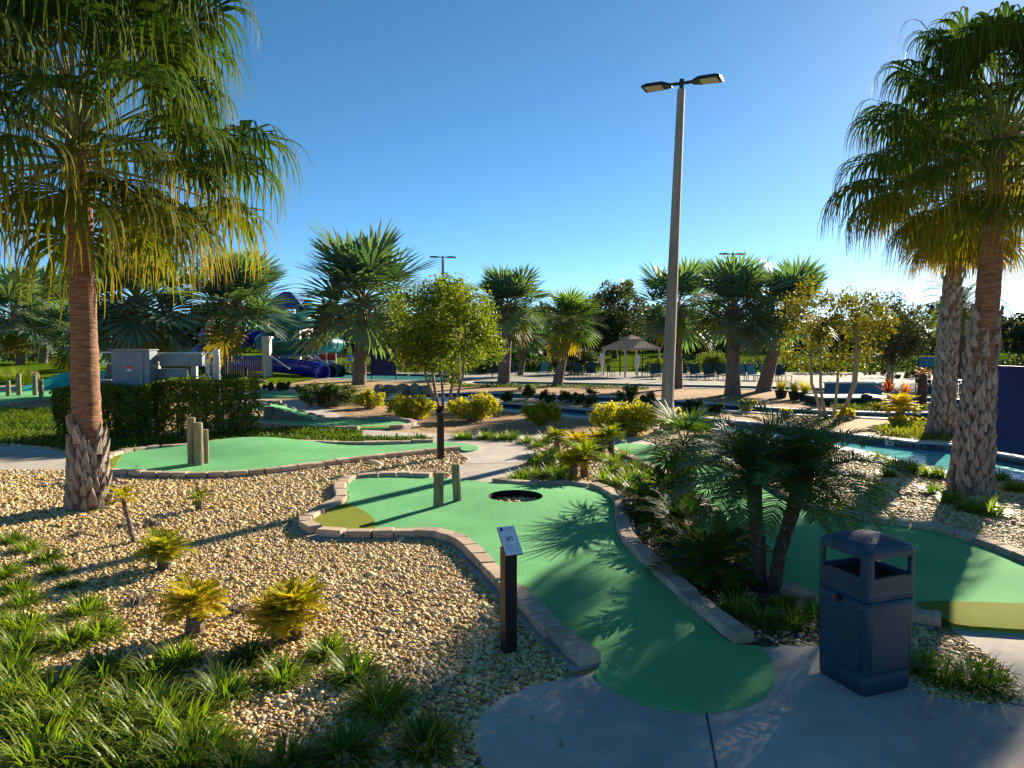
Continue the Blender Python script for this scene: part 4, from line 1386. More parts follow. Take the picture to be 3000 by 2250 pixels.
def border(label, x0, x1, Y, h, seed, leafmat='tree_leaf'):
    r = random.Random(seed)
    a, b = at_y(x0, 1090, Y).x, at_y(x1, 1090, Y).x
    t = thing('border_hedge', label, 'hedge', ((a + b) / 2, Y, berm((a + b) / 2, Y)), group='dark border hedges behind the pool deck')
    cl = []
    n = int((b - a) / .45)
    for i in range(n):
        x = a + (b - a) * (i + .5) / n - (a + b) / 2
        hh = h * (1 + .25 * math.sin(x * 1.3 + seed) + r.uniform(-.15, .2))
        cl += [((x, r.uniform(-.3, .3), hh * .35), h * .4), ((x, r.uniform(-.2, .2), hh * .72), h * .33)]
    o = link('foliage', cloud_mesh('foliage', cl, n * 150, .15, M[leafmat], r_in=.3), t)
    o['kind'] = 'stuff'
    mb = MB()
    for i in range(n):
        x = a + (b - a) * (i + .5) / n - (a + b) / 2
        mb.tube([(x, 0, -.05), (x + r.uniform(-.1, .1), 0, h * .8)], [.04, .015], 4, cap=False)
    mb.build('stem', M['trunk_dark'], t)


border('dark border hedge behind the pool deck left of the small tree', 1000, 1270, 64, 1.0, 1)
border('dark border hedge behind the loungers left of the gazebo', 1330, 1720, 64.5, 1.5, 2)
border('dark border hedge behind the loungers between gazebo and lamp post', 1905, 2110, 64, 1.1, 3)
border('dark border hedge behind the right loungers', 2120, 2440, 64.5, 0.9, 4)
border('dark border hedge far right behind the café tables', 2460, 3050, 65, 1.2, 5)
border('dark border hedge along the far left fence', -100, 330, 64.5, 1.0, 6)

# ------------------------------------------------------------------ hedge
def hedge(label, x0, x1, base_y, top_y, seed, deep=0.8):
    r = random.Random(seed)
    a, b = at(x0, base_y), at(x1, base_y)
    h = at_y(x0, top_y, a.y).z
    L = b.x - a.x
    t = thing('hedge', label, 'hedge', ((a.x + b.x) / 2, a.y + deep / 2, 0), group='clipped hedges around the electrical cabinet')
    n = 15000
    face = nrs.choice(5, n, p=[.42, .26, .08, .08, .16])
    u, v, w = nrs.uniform(-.5, .5, n), nrs.uniform(0, 1, n), nrs.uniform(-.5, .5, n)
    p = np.stack([u * L, w * deep, .1 + v**.75 * (h - .1)], 1)
    p[face == 0, 1] = -deep / 2
    p[face == 1, 2] = h
    p[face == 2, 0] = -L / 2
    p[face == 3, 0] = L / 2
    p += nrs.normal(0, .035, (n, 3))
    wob = np.sin(p[:, 0] * 3.1 + seed) * .04 + np.sin(p[:, 0] * 7.3) * .025
    p[:, 2] += wob * (p[:, 2] > h * .8)
    p[:, 1] += np.sin(p[:, 0] * 4 + p[:, 2] * 3) * .05
    dd = nrs.normal(0, 1, (n, 3))
    dd /= np.linalg.norm(dd, axis=1)[:, None]
    e = np.cross(dd, nrs.normal(0, 1, (n, 3)))
    e /= np.linalg.norm(e, axis=1)[:, None]
    s = .065 * np.exp(nrs.normal(0, .25, n))[:, None]
    V = np.stack([p - dd * s * .5, p + e * s * .3, p + dd * s * .6, p - e * s * .3], 1).reshape(-1, 3)
    me = bpy.data.meshes.new('foliage')
    me.from_pydata(V.tolist(), [], np.arange(n * 4).reshape(-1, 4).tolist())
    me.materials.append(M['hedge_leaf'])
    o = link('foliage', me, t)
    o['kind'] = 'stuff'
    mb = MB()
    for i in range(int(L * 7)):
        x = r.uniform(-.46, .46) * L
        y = r.uniform(-.3, .3) * deep
        for _ in range(4):
            mb.tube([(x, y, 0), (x + r.uniform(-.1, .1), y + r.uniform(-.1, .1), h * .45), (x + r.uniform(-.3, .3), y + r.uniform(-.25, .25), h * .93)], [.016, .011, .004], 4, cap=False)
    mb.build('stem', M['trunk_dark'], t)
    return t


hedge('clipped green hedge left section, partly behind the palm trunk', 160, 442, 1288, 1138, 3)
hedge('clipped green hedge right section, ending at the bridge green', 452, 722, 1283, 1122, 4, 1.0)

# ------------------------------------------------------------------ strap-leaf grass clumps
def grass_mesh(seed, n=250, h=0.225, rad=0.36, w=0.0145, matn='liriope', up=1.0):
    r = random.Random(seed)
    mb = MB()
    for i in range(n):
        a = r.uniform(0, 6.28)
        q = math.sqrt(r.random()) * rad * .32
        p = Vector((math.cos(a + r.uniform(-.6, .6)) * q, math.sin(a + r.uniform(-.6, .6)) * q, 0))
        lean = r.uniform(.25, 1.5) * up
        L = h * r.uniform(.75, 1.35)
        side = Vector((-math.sin(a), math.cos(a), 0))
        pts, wd = [p.copy()], [w]
        ang = math.pi / 2 - lean * .5
        for k in range(1, 6):
            ang -= lean * .36 * (0.5 + k / 5)
            p = p + Vector((math.cos(a) * math.cos(ang), math.sin(a) * math.cos(ang), math.sin(ang))) * (L / 5)
            if p.z < 0.01: p.z = 0.01
            pts.append(p.copy())
            wd.append(w * (1.15 if k < 3 else 1.15 - (k - 2) * .34))
        mb.strip(pts, wd, side)
    return mb.mesh('grass_clump', M[matn])


gm = [grass_mesh(400 + k) for k in range(5)]
gs = [grass_mesh(410 + k, n=200, h=0.2, rad=.28, w=.012) for k in range(3)]


def clump(label, px, sc, group, lib=gm, name='grass_clump'):
    b = at(*px)
    sc *= .86
    o = link(name, rnd.choice(lib), None, b, (0, 0, rnd.uniform(0, 6.28)), (sc * rnd.uniform(.92, 1.1), sc * rnd.uniform(.92, 1.1), sc * rnd.uniform(.85, 1.05)))
    return tag(o, label, 'grass clump', group)


fg = [(37, 1592, .95), (82, 1615, .9), (138, 1645, .95), (22, 1690, .95), (165, 1682, .7), (48, 1736, .9), (205, 1722, .65), (72, 1775, .95), (80, 1848, 1.05), (58, 1912, 1.1), (10, 1850, 1), (250, 1797, 1.05), (292, 1866, 1.1), (205, 1890, 1.05),
      (62, 2030, 1.1), (300, 1985, 1.15), (400, 2078, 1.2), (140, 2145, 1.2), (238, 2122, 1.15), (285, 2215, 1.2), (110, 2240, 1.15), (30, 2140, 1.1), (464, 1985, 1.1), (522, 1945, 1.05), (730, 1935, 1.0), (655, 2042, 1.15), (833, 1995, 1.05), (958, 1922, .95),
      (1041, 1988, 1.1), (1112, 2085, 1.1), (1249, 2200, 1.15), (1008, 2222, 1.05), (540, 2150, 1.15), (570, 2235, 1.15), (833, 2262, 1.0), (430, 2190, 1.15), (375, 2262, 1.1), (690, 2262, 0.9), (640, 2190, 0.75), (20, 1975, 1.1), (150, 2050, 1.1), (330, 2150, 1.1), (500, 2265, 1.0), (200, 2265, 1.0), (15, 2060, 1.0), (480, 2105, 1.1)]
rows = {}
for i, (x, y, s) in enumerate(fg):
    row = 'back row' if y < 1700 else 'second row' if y < 1830 else 'third row' if y < 1960 else 'fourth row' if y < 2100 else 'front row'
    rows.setdefault(row, []).append((x, y, s))
for row, items in rows.items():
    for k, (x, y, s) in enumerate(sorted(items)):
        clump(f'strap-leaved grass clump, {ordw[k]} from the left in the {row} at lower left', (x, y), s, 'grass clumps in the lower left bed')
for k, (x, y, s) in enumerate([(2712, 1968, .85), (2765, 1998, .95), (2835, 2012, 1.0), (2905, 2020, .95), (2870, 1975, .9)]):
    clump(f'strap-leaved grass clump on the pebble island right of the bin, {ordw[k]} of five', (x, y), s, 'grass clumps on the pebble island')
for k, (x, y, s) in enumerate([(2120, 1745, .8), (2160, 1800, .95), (2235, 1830, .95), (2320, 1835, .95), (2390, 1815, .9), (2080, 1690, .7), (2290, 1780, .8)]):
    clump(f'shaded grass clump under the dwarf palms, {ordw[k]} of seven', (x, y), s, 'shaded grass clumps under the dwarf palms')
mid = [(1345, 1287), (1368, 1288), (1420, 1286), (1440, 1288), (1470, 1290), (1500, 1289), (1545, 1300), (1575, 1312), (1600, 1300), (1620, 1330), (1590, 1345), (1565, 1365), (1605, 1372), (1640, 1352), (1655, 1385), (1620, 1400), (1580, 1402), (1545, 1405), (1520, 1412),
       (1650, 1415), (1700, 1335), (1750, 1330), (1770, 1350), (1800, 1362), (1830, 1345), (1790, 1390), (1830, 1385), (1860, 1378), (1770, 1415), (1815, 1425), (1850, 1415), (1890, 1405), (1860, 1445), (1900, 1440)]
mid.sort()
for k, (x, y) in enumerate(mid):
    clump(f'small bright grass tuft in the triangular bed behind the main green, {ordw[k]} from the left', (x, y), rnd.uniform(1.25, 1.7), 'grass tufts in the triangular bed', gs)
rb = [(2570, 1352, 1.3), (2620, 1372, 1.5), (2670, 1385, 1.5), (2720, 1398, 1.5), (2765, 1405, 1.4), (2600, 1398, 1.1), (2985, 1440, 1.5), (2790, 1475, 1.3), (2850, 1500, 1.2), (2900, 1510, 1.4), (2740, 1450, 1.1), (2930, 1410, 1.2)]
rb.sort()
for k, (x, y, s) in enumerate(rb):
    clump(f'tall grass clump on the near river bank at right, {ordw[k]} from the left', (x, y), s, 'tall grass clumps on the river bank', gm)

# ------------------------------------------------------------------ cycads on stumps
def cycad_fronds(seed, n, L, matn, leaflet=0.075, nl=9, lw=0.022, lo=-10, hi=85):
    r = random.Random(seed)
    mb = MB()
    for az, e, tt in spread(n, lo, hi, r):
        e = R(e)
        rot = Matrix.Rotation(az, 3, 'Z')
        p, ang = Vector((0, 0, 0)), e
        Lf = L * r.uniform(.75, 1.2)
        pts, dirs = [rot @ p], []
        m = 8
        for i in range(m):
            ang -= r.uniform(.06, .16)
            dv = Vector((math.cos(ang), 0, math.sin(ang)))
            p = p + dv * (Lf / m)
            pts.append(rot @ p)
            dirs.append(rot @ dv)
        dirs.append(dirs[-1])
        mb.tube(pts, [.004] * m + [.0015], 3, cap=False)
        sd = rot @ Yv
        for k in range(nl):
            t = .35 + .65 * k / (nl - 1)
            i = min(int(t * m), m - 1)
            q = pts[i].lerp(pts[i + 1], t * m - i)
            dv = dirs[i]
            for s in (-1, 1):
                d0 = (sd * s + dv * r.uniform(.5, .95) + Vector((0, 0, r.uniform(-.1, .35)))).normalized()
                le = leaflet * r.uniform(.75, 1.2)
                wv = dv.cross(d0).cross(d0).normalized()
                mb.strip([q, q + d0 * le * .55, q + d0 * le], [lw * .45, lw, lw * .35], wv, [.2 + .3 * t, .3 + .4 * t, .4 + .6 * t])
    return mb.mesh('foliage', M[matn])


def cycad(label, px, stump_h, stump_r, n, L, seed, matn='zamia_yellow', leaflet=.075, lean=(0, 0), group='cycads', lw=.02, nl=13, stumps=1, lo=18):
    r = random.Random(seed)
    n = int(n * 1.35)
    leaflet *= 0.9
    b = at(*px)
    t = thing('cycad', label, 'cycad', b, group=group)
    mb = MB()
    heads = []
    for s in range(stumps):
        ox, oy = (0, 0) if s == 0 else (r.uniform(-.1, .1), r.uniform(-.1, .1))
        hh = stump_h * (1 if s == 0 else r.uniform(.6, .9))
        top = Vector((ox + lean[0], oy + lean[1], hh))
        k = 7
        pts = [Vector((ox, oy, -.03)).lerp(top, i / k) + Vector((r.uniform(-.006, .006), r.uniform(-.006, .006), 0)) for i in range(k + 1)]
        mb.tube(pts, [stump_r * (1.35 - .25 * i / k + r.uniform(-.14, .14)) for i in range(k + 1)], 9)
        heads.append(top)
        for i in range(int(160 * stump_h / .2 * (stump_r / .05)) if stump_r > .02 else 30):      # dead leaf bases and fibres
            u = r.random()
            a = r.uniform(0, 6.28)
            c = pts[0].lerp(top, u) + Vector((math.cos(a), math.sin(a), 0)) * stump_r * .9
            o = c + Vector((math.cos(a), math.sin(a), 0)) * r.uniform(.01, .05) + Vector((0, 0, r.uniform(-.10, .06)))
            mb.strip([c, o], [.010, .002], Vector((-math.sin(a), math.cos(a), 0)))
    mb.build('stump', M['trunk_grey'], t)
    for hd in heads:
        o = link('foliage', cycad_fronds(seed + 1, n, L, matn, leaflet, nl, lw, lo), t, hd)
        o['kind'] = 'stuff'
    return t


cycad('yellow-leaved cycad on a ragged stump, middle of the gravel bed', (572, 1862), .24, .065, 42, .27, 501, leaflet=.075)
cycad('widest yellow-leaved cycad on a split stump, right in the gravel bed', (866, 1868), .23, .06, 34, .28, 502, leaflet=.08, stumps=2)
cycad('yellow-leaved cycad on a dark stump below the large palm', (482, 1668), .18, .06, 40, .27, 503, leaflet=.075)
cycad('spindly cycad with a thin leaning stem beside the large palm', (395, 1592), .55, .022, 14, .22, 504, leaflet=.05, lean=(-.13, 0))
cycad('tiny cycad stump behind in the gravel near the long green', (584, 1496), .16, .045, 12, .2, 505, leaflet=.05)
for k, (x, y, h, L) in enumerate([(1632, 1322, .3, .3), (1690, 1352, .35, .36), (1712, 1400, .38, .42), (1745, 1335, .3, .3), (1790, 1328, .35, .34), (1680, 1408, .3, .3)]):
    cycad(f'golden cycad in the triangular bed behind the main green, {ordw[k]} of six', (x, y), h, .06, 26, L, 510 + k, leaflet=.1, lw=.03)
cycad('golden cycad on a short stump on the river bank at right', (2636, 1238), .45, .13, 36, .55, 520, leaflet=.16, lw=.05)
big = dict(matn='zamia_green', leaflet=.13, lw=.026, nl=14, group='large green cycads beside the main green', lo=-25)
cycad('large green cycad nearest the paver bend, half in sun', (1905, 1520), .14, .07, 40, .45, 530, **big)
cycad('large green cycad in the shade below the small fan palm', (1990, 1585), .18, .07, 44, .52, 531, **big)
cycad('large dark cycad left of the dwarf date palm trunks', (2075, 1705), .2, .07, 48, .55, 532, **big)
cycad('green cycad at the foot of the small fan palm', (1960, 1480), .2, .07, 38, .42, 533, **big)
cycad('green cycad between the small fan palm and dwarf date palms', (2130, 1640), .2, .07, 34, .42, 534, **big)


def dead_tuft(label, px, s, seed):
    r = random.Random(seed)
    mb = MB()
    for i in range(46):
        a = r.uniform(0, 6.28)
        L = s * r.uniform(.5, 1.3)
        p = Vector((r.uniform(-.03, .03), r.uniform(-.03, .03), 0))
        q = p + Vector((math.cos(a) * L * .6, math.sin(a) * L * .6, L * r.uniform(.1, .7)))
        e = q + Vector((math.cos(a) * L * .5, math.sin(a) * L * .5, -L * r.uniform(.1, .4)))
        e.z = max(e.z, .01)
        mb.tube([p, q, e], [.006, .004, .002], 4, cap=False)
    mb.tube([(0, 0, -.02), (0, 0, s * .5)], [s * .3, s * .18], 7)
    return tag(mb.build('dead_stump', M['dead_stem'], None, loc=at(*px)), label, 'dead stump', 'dead plant stumps in the gravel')


dead_tuft('dry dead stump in the gravel left of the ragged cycad', (410, 1770), .17, 1)
dead_tuft('dry dead stump in the gravel right of the palm base', (452, 1540), .14, 2)
dead_tuft('dry dead stump near the grass clumps below the palm', (232, 1572), .15, 3)
dead_tuft('dry dead stump left of the spindly cycad', (362, 1545), .12, 4)
dead_tuft('dry dead stump beside the split-stump cycad', (690, 1800), .12, 5)

# potted golden grasses, bromeliads
yg = grass_mesh(600, n=260, h=0.55, rad=.4, w=.012, matn='grass_yellow', up=.6)


def pot_grass(label, px):
    t = thing('potted_grass', label, 'potted plant', at(*px), group='potted golden grasses')
    mb = MB()
    mb.tube([(0, 0, 0), (0, 0, .05), (0, 0, .34), (0, 0, .38)], [.2, .22, .29, .31], 14)
    mb.build('pot', M['pot'], t)
    o = link('foliage', yg, t, (0, 0, .36), (0, 0, rnd.uniform(0, 6)))
    o['kind'] = 'stuff'


pot_grass('left potted golden grass on the bark mulch', (2288, 1166))
pot_grass('middle potted golden grass on the bark mulch', (2328, 1171))
pot_grass('right potted golden grass on the bark mulch', (2358, 1174))
mb = MB()
ornamental = grass_mesh(601, n=420, h=0.75, rad=.9, w=.012, matn='liriope', up=.55)
for k, (x, y, s) in enumerate([(20, 1124, 1.2), (60, 1126, 1.3), (85, 1124, 1.1)]):
    o = link('ornamental_grass', ornamental, None, at(x, y), (0, 0, k), s)
    tag(o, f'tall golden-green ornamental grass by the splash pool, {ordw[k]} from the left', 'ornamental grass', 'ornamental grasses by the splash pool')


def bromeliad(label, px, sc, seed):
    r = random.Random(seed)
    t = thing('bromeliad', label, 'bromeliad', at(*px), group='orange bromeliads')
    mb = MB()
    mb.tube([(0, 0, -.05), (0.02, 0, .35 * sc), (0, 0, .62 * sc)], [.09 * sc, .07 * sc, .08 * sc], 8)
    mb.build('stem', M['dead_stem'], t)
    lf = MB()
    for az, e, tt in spread(22, 15, 85, r):
        e = R(e)
        p = Vector((0, 0, .5 * sc))
        d = Vector((math.cos(az) * math.cos(e), math.sin(az) * math.cos(e), math.sin(e)))
        s = Vector((-math.sin(az), math.cos(az), 0))
        L = sc * r.uniform(.5, .8)
        lf.strip([p, p + d * L * .4, p + d * L * .75 + Vector((0, 0, .02)), p + d * L + DOWN * .05], [.05 * sc, .07 * sc, .05 * sc, .005], s)
    o = lf.build('leaf_rosette', M['bromeliad'], t)
    return t


bromeliad('large orange-red bromeliad on the island, left one', (2602, 1192), 1.1, 1)
bromeliad('smaller orange bromeliad on the island, right one', (2652, 1194), .95, 2)
b = at(2700, 1188)
t = thing('palm_stump', 'dark straight palm stump with a small tuft on the island', 'palm stump', b)
link('trunk', trunk_mesh([(0, 0, -.1), (0, 0, 1.3)], [.19, .17], M['trunk_dark'], n=10), t)
link('foliage', cycad_fronds(77, 14, .35, 'bromeliad', .08), t, (0, 0, 1.3))['kind'] = 'stuff'

nl = 420
xs_, ys_ = nrs.uniform(-6, 4, nl * 3), nrs.uniform(3.8, 12, nl * 3)
ok = (np.abs(xs_) < .8 * ys_)
for g_ in ('main', 'second', 'right'): ok &= ~inside(greens[g_], xs_, ys_)
ok &= ~inside(plaza_poly, xs_, ys_) | (nrs.uniform(0, 1, nl * 3) < .25)
xs_, ys_ = xs_[ok][:nl], ys_[ok][:nl]
lt = MB()
for x, y in zip(xs_, ys_):
    a = rnd.uniform(0, 6.28)
    L = rnd.uniform(.03, .09)
    d = Vector((math.cos(a), math.sin(a), rnd.uniform(-.1, .25)))
    sd = Vector((-math.sin(a), math.cos(a), rnd.uniform(-.4, .4)))
    z = .03 if not inside(plaza_poly, np.array([x]), np.array([y]))[0] else .018
    lt.strip([Vector((x, y, z)), Vector((x, y, z)) + d * L * .5 + Vector((0, 0, .006)), Vector((x, y, z)) + d * L], [.004, L * .28, .002], sd)
tag(lt.build('leaf_litter', M['dead_stem']), 'dry brown leaf litter strewn over the gravel', 'leaf litter', kind='stuff')

# ------------------------------------------------------------------ wooden posts on the greens
def wood_post(label, base_px, top_y, w_px, seed, lean=(0, 0), z=0.05, group='wooden obstacle posts'):
    r = random.Random(seed)
    b = at(base_px[0], base_px[1], z)
    h = at_y(base_px[0], top_y, b.y).z - z
    rad = w_px * b.y / F / 2
    mb = MB()
    n = 14
    pts = [Vector((lean[0] * h * k / 5, lean[1] * h * k / 5, -.03 + (h + .03) * k / 5)) for k in range(6)]
    pts += [pts[-1] + Vector((0, 0, .008))]
    mb.tube(pts, [rad * 1.02, rad * r.uniform(.97, 1.03), rad, rad * r.uniform(.97, 1.03), rad, rad * .99, rad * .88], n)
    me = mb.mesh('wooden_post', M['post_wood'], False)
    for v in me.vertices:
        a = math.atan2(v.co.y, v.co.x)
        k = 1 + .05 * math.sin(a * 5 + seed) * math.sin(a * 3 + 1)
        v.co.x *= k
        v.co.y *= k
    o = link('wooden_post', me, None, b, (0, 0, r.uniform(0, 6)))
    return tag(o, label, 'post', group)


wood_post('nearer and thicker weathered wooden post on the main green', (1284, 1484), 1386, 31, 1, (-.09, .0), zf1(*at(1284, 1484).xy))
wood_post('farther wooden post standing straight on the main green', (1341, 1467), 1360, 25, 2, (-.06, 0), zf1(*at(1341, 1467).xy))
wood_post('tallest of three clustered wooden posts on the long green', (563, 1358), 1224, 25, 3)
wood_post('front middle of three clustered wooden posts on the long green', (583, 1362), 1239, 25, 4)
wood_post('shortest of three clustered wooden posts on the long green', (601, 1357), 1259, 22, 5)
for k, (x, y, ty) in enumerate([(25, 1160, 1115), (56, 1158, 1094), (103, 1158, 1100), (121, 1162, 1113)]):
    wood_post(f'grey wooden post on the far left green, {ordw[k]} from the left', (x, y), ty, 13, 10 + k, group='posts on the far left green')


# ------------------------------------------------------------------ hole signs
def text_mesh(txt, size, matn):
    cu = bpy.data.curves.new('txt', 'FONT')
    cu.body = txt
    cu.size = size
    cu.align_x, cu.align_y = 'CENTER', 'CENTER'
    cu.extrude = 0.0006
    tmp = bpy.data.objects.new('txt', cu)
    C.objects.link(tmp)
    dg = bpy.context.evaluated_depsgraph_get()
    me = bpy.data.meshes.new_from_object(tmp.evaluated_get(dg))
    bpy.data.objects.remove(tmp)
    me.materials.clear()
    me.materials.append(matn)
    return me


def hole_sign(label, base_px, h, w, yaw, printed=True, matn='black_metal', loc=None):
    b = at(*base_px) if loc is None else loc
    t = thing('hole_sign', label, 'sign', b, yaw, group='mini golf hole signs')
    mb = MB()
    mb.box((0, 0, h / 2 - .03), (w, w, h + .06))
    me = bevel_mesh(mb.mesh('post', M[matn]), .004)
    link('post', me, t)
    tilt = R(46)
    pl = MB()
    pl.box((0, 0, 0), (.145, .255, .012))
    ang = (tilt, 0, 0)
    p = link('plaque', bevel_mesh(pl.mesh('plaque', M['plaque_white'] if printed else M[matn]), .003), t, (0.005, -.02, h + .06), ang)
    bk = MB()
    bk.box((0, 0, -.011), (.15, .26, .009))
    link('backing_plate', bk.mesh('backing_plate', M['black_metal']), p)
    br = MB()
    br.bar((0, 0.0, h - .01), (0, -.005, h + .055), .05)
    br.build('bracket', M[matn], t)
    if printed:
        link('hole_number', text_mesh('#1', .062, M['print_dark']), p, (0.0, .012, .0072))
        q = MB()
        q.box((-.049, .102, .0070), (.026, .030, .0012))
        q.build('logo', M['print_blue'], p)
        q = MB()
        for k, (x, y, ww) in enumerate([(.012, .108, .075), (.012, .095, .07), (-.03, -.045, .05), (-.028, -.062, .055), (-.03, -.078, .045), (.042, -.04, .022), (.042, -.055, .022), (.035, -.075, .04), (.0, -.1, .08)]):
            q.box((x, y, .0068), (ww, .006, .0010))
        q.build('fine_print', M['print_grey'], p)
    return t


hole_sign('black post sign marked #1 in front of the main green', (1490, 1913), .87, .105, R(25))
hole_sign('dark brown hole sign seen from behind near the long green', (1291, 1346), 1.02, .13, R(200), False, 'brown_post')
hole_sign('dark hole sign seen from behind at the end of the hedge', (722, 1178), .95, .16, R(190), False, 'brown_post', loc=at_y(722, 1130, 43) * 1 - Vector((0, 0, at_y(722, 1130, 43).z)))


# ------------------------------------------------------------------ litter bin
def rsq(h, r, n=5):
    """rounded square loop, half size h, corner radius r"""
    out = []
    for q in range(4):
        cx, cy = [(1, 1), (-1, 1), (-1, -1), (1, -1)][q]
        for k in range(n + 1):
            a = math.pi / 2 * (q + k / n)
            out.append((cx * (h - r) + r * math.cos(a), cy * (h - r) + r * math.sin(a)))
    return out


def loft(mb, rings, cap0=False, cap1=False):
    n = len(rings[0])
    V = [v for r_ in rings for v in r_]
    Fs = []
    for i in range(len(rings) - 1):
        for k in range(n):
            Fs.append((i * n + k, i * n + (k + 1) % n, (i + 1) * n + (k + 1) % n, (i + 1) * n + k))
    if cap0: Fs.append(tuple(range(n - 1, -1, -1)))
    if cap1: Fs.append(tuple((len(rings) - 1) * n + k for k in range(n)))
    mb.add(V, Fs)


def litter_bin():
    f, l, r_ = at(2536, 2047, .014), at(2392, 1966, .014), at(2670, 2017, .014)
    c = (l + r_) / 2
    ang = math.atan2(r_.y - f.y, r_.x - f.x)
    hw = ((r_ - f).length + (l - f).length) / 4
    t = thing('litter_bin', 'dark blue square litter bin with open-sided domed lid', 'litter bin', c, ang)
    R3 = lambda h, r, z: [(x, y, z) for x, y in rsq(h, r)]
    mb = MB()
    s = hw / .225
    loft(mb, [R3(.213 * s, .03, 0), R3(.222 * s, .035, .015), R3(.226 * s, .035, .13), R3(.222 * s, .035, .14), R3(.227 * s, .035, .15), R3(.236 * s, .035, .62), R3(.236 * s, .035, .675), R3(.20 * s, .03, .678), R3(.19 * s, .03, .3)], True, True)
    body = mb.build('body', M['can_blue'], t, True)
    for q in range(4):
        pm = MB()
        pm.box((0, 0, 0), (.355 * s, .012, .42))
        a = q * math.pi / 2
        link('side_panel', bevel_mesh(pm.mesh('side_panel', M['can_blue']), .005), body, (.2315 * s * math.sin(a), -.2315 * s * math.cos(a), .385), Euler((-.018, 0, a), 'XYZ'))
    hd = MB()
    H, Rr = .243 * s, .045
    loft(hd, [R3(H - .006, Rr, .682), R3(H, Rr, .69), R3(H, Rr, .70), R3(H - .005, Rr, .705), R3(H - .004, Rr, .845), R3(H - .03, Rr - .012, .845), R3(H - .03, Rr - .012, .69)])
    # dome
    loft(hd, [R3(H - .03, Rr - .012, .985), R3(H - .004, Rr, .985), R3(H - .002, Rr + .01, 1.02), R3(H - .014, Rr + .02, 1.052), R3(H - .06, .10, 1.078), R3(H - .13, .08, 1.095), R3(.04, .03, 1.102)], True, True)
    # corner pillars, rounded outside
    for q in range(4):
        sx, sy = [(1, 1), (-1, 1), (-1, -1), (1, -1)][q]
        loop = []
        n = 6
        L = .062
        H2 = H - .004
        arc = [(H2 - Rr + Rr * math.cos(a), H2 - Rr + Rr * math.sin(a)) for a in np.linspace(0, math.pi / 2, n)]
        loop = [(H2, H2 - L)] + arc + [(H2 - L, H2), (H2 - L, H2 - .026), (H2 - .03, H2 - .03), (H2 - .026, H2 - L)]
        pts = [(x * sx, y * sy) for x, y in loop]
        if sx * sy < 0: pts = pts[::-1]
        loft(hd, [[(x, y, z) for x, y in pts] for z in (.84, .99)])
    hood = hd.build('hood', M['can_blue'], t, False)
    pw = MB()
    pw.box((0, 0, .80), (.40 * s, .40 * s, .01))
    pw.build('inner_shade', M['hollow_shade'], t)  # added dark plate, paints the shade inside the bin; no bag here
    lk = MB()
    lk.tube([(0, -.245 * s, .655), (0, -.27 * s, .655)], [.022, .02], 10)
    lk.box((0, -.262 * s, .655), (.03, .022, .05))
    o = lk.build('latch', M['black_metal'], t)
    o.rotation_euler = (0, 0, -math.pi / 2)
    return t


litter_bin()


# ------------------------------------------------------------------ lamp posts
def lamp_post(label, base, h, yaw, lean=0.0):
    t = thing('lamp_post', label, 'lamp post', base, yaw, group='twin-head lamp posts')
    t.rotation_euler = (0, lean, yaw) if lean else (0, 0, yaw)
    mb = MB()
    n = 8
    rings = []
    for k in range(13):
        u = k / 12
        w = .172 + (.098 - .172) * u
        rings.append([(w * math.cos(a) / math.cos(math.pi / 8) * (1.0), w * math.sin(a) / math.cos(math.pi / 8), -.1 + (h + .1) * u) for a in [math.pi / 8 + math.pi / 4 * q for q in range(8)]])
    loft(mb, rings, True, True)
    mb.build('pole', M['pole_concrete'], t)
    ft = MB()
    ft.tube([(0, 0, -.05), (0, 0, .10), (0, 0, .12)], [.36, .36, .33], 16)
    ft.build('footing', M['footing'], t)
    cp = MB()
    cp.tube([(0, 0, h), (0, 0, h + .28)], .06, 10)
    cp.bar((-.32, 0, h + .17), (.32, 0, h + .17), .07, .07)
    cp.build('tenon', M['lamp_body'], t)
    for s in (-1, 1):
        hb = MB()
        x0, x1 = .28, 1.08
        top = [(x0, .13, .20), (.50, .23, .26), (.95, .26, .25), (x1, .24, .215)]
        V = []
        for x, w, zz in top: V += [(s * x, -w, h + .135), (s * x, w, h + .135), (s * x, w * .9, h + zz - .03), (s * x, 0, h + zz), (s * x, -w * .9, h + zz - .03)]
        Fs = []
        for i in range(3):
            for k in range(5): Fs.append((i * 5 + k, i * 5 + (k + 1) % 5, i * 5 + 5 + (k + 1) % 5, i * 5 + 5 + k))
        Fs += [(0, 1, 2, 3, 4), (19, 18, 17, 16, 15)]
        hb.add(V, Fs)
        o = hb.build('lamp_head', M['lamp_body'], t)
        ln = MB()
        ln.box((s * .76, 0, h + .128), (.46, .40, .012))
        ln.build('lens', M['lamp_lens'], o)
    return t


lb = at(1951, 1268)
ltop = at_y(1996, 262, lb.y)
lamp_post('tall concrete lamp post with twin heads in the middle of the scene', lb, ltop.z, R(-28), 0.0)
lp0 = bpy.data.objects['lamp_post']
lp0.rotation_euler = Euler((0, math.atan2(ltop.x - lb.x, ltop.z), 0)).to_matrix().to_4x4().to_euler()
lp0.rotation_euler = (Matrix.Rotation(math.atan2(ltop.x - lb.x, ltop.z), 3, 'Y') @ Matrix.Rotation(R(-28), 3, 'Z')).to_euler()
for lab, px, d in (('far lamp post rising over the small yellow-leaved tree', (1297, 735), 59), ('far lamp post rising over the silver palms at right', (2147, 722), 57)):
    p = at_y(px[0], px[1], d)
    c = copy_tree(lp0)
    c.location = (p.x, p.y, 0)
    c.rotation_euler = (0, 0, R(8))
    c['label'] = lab

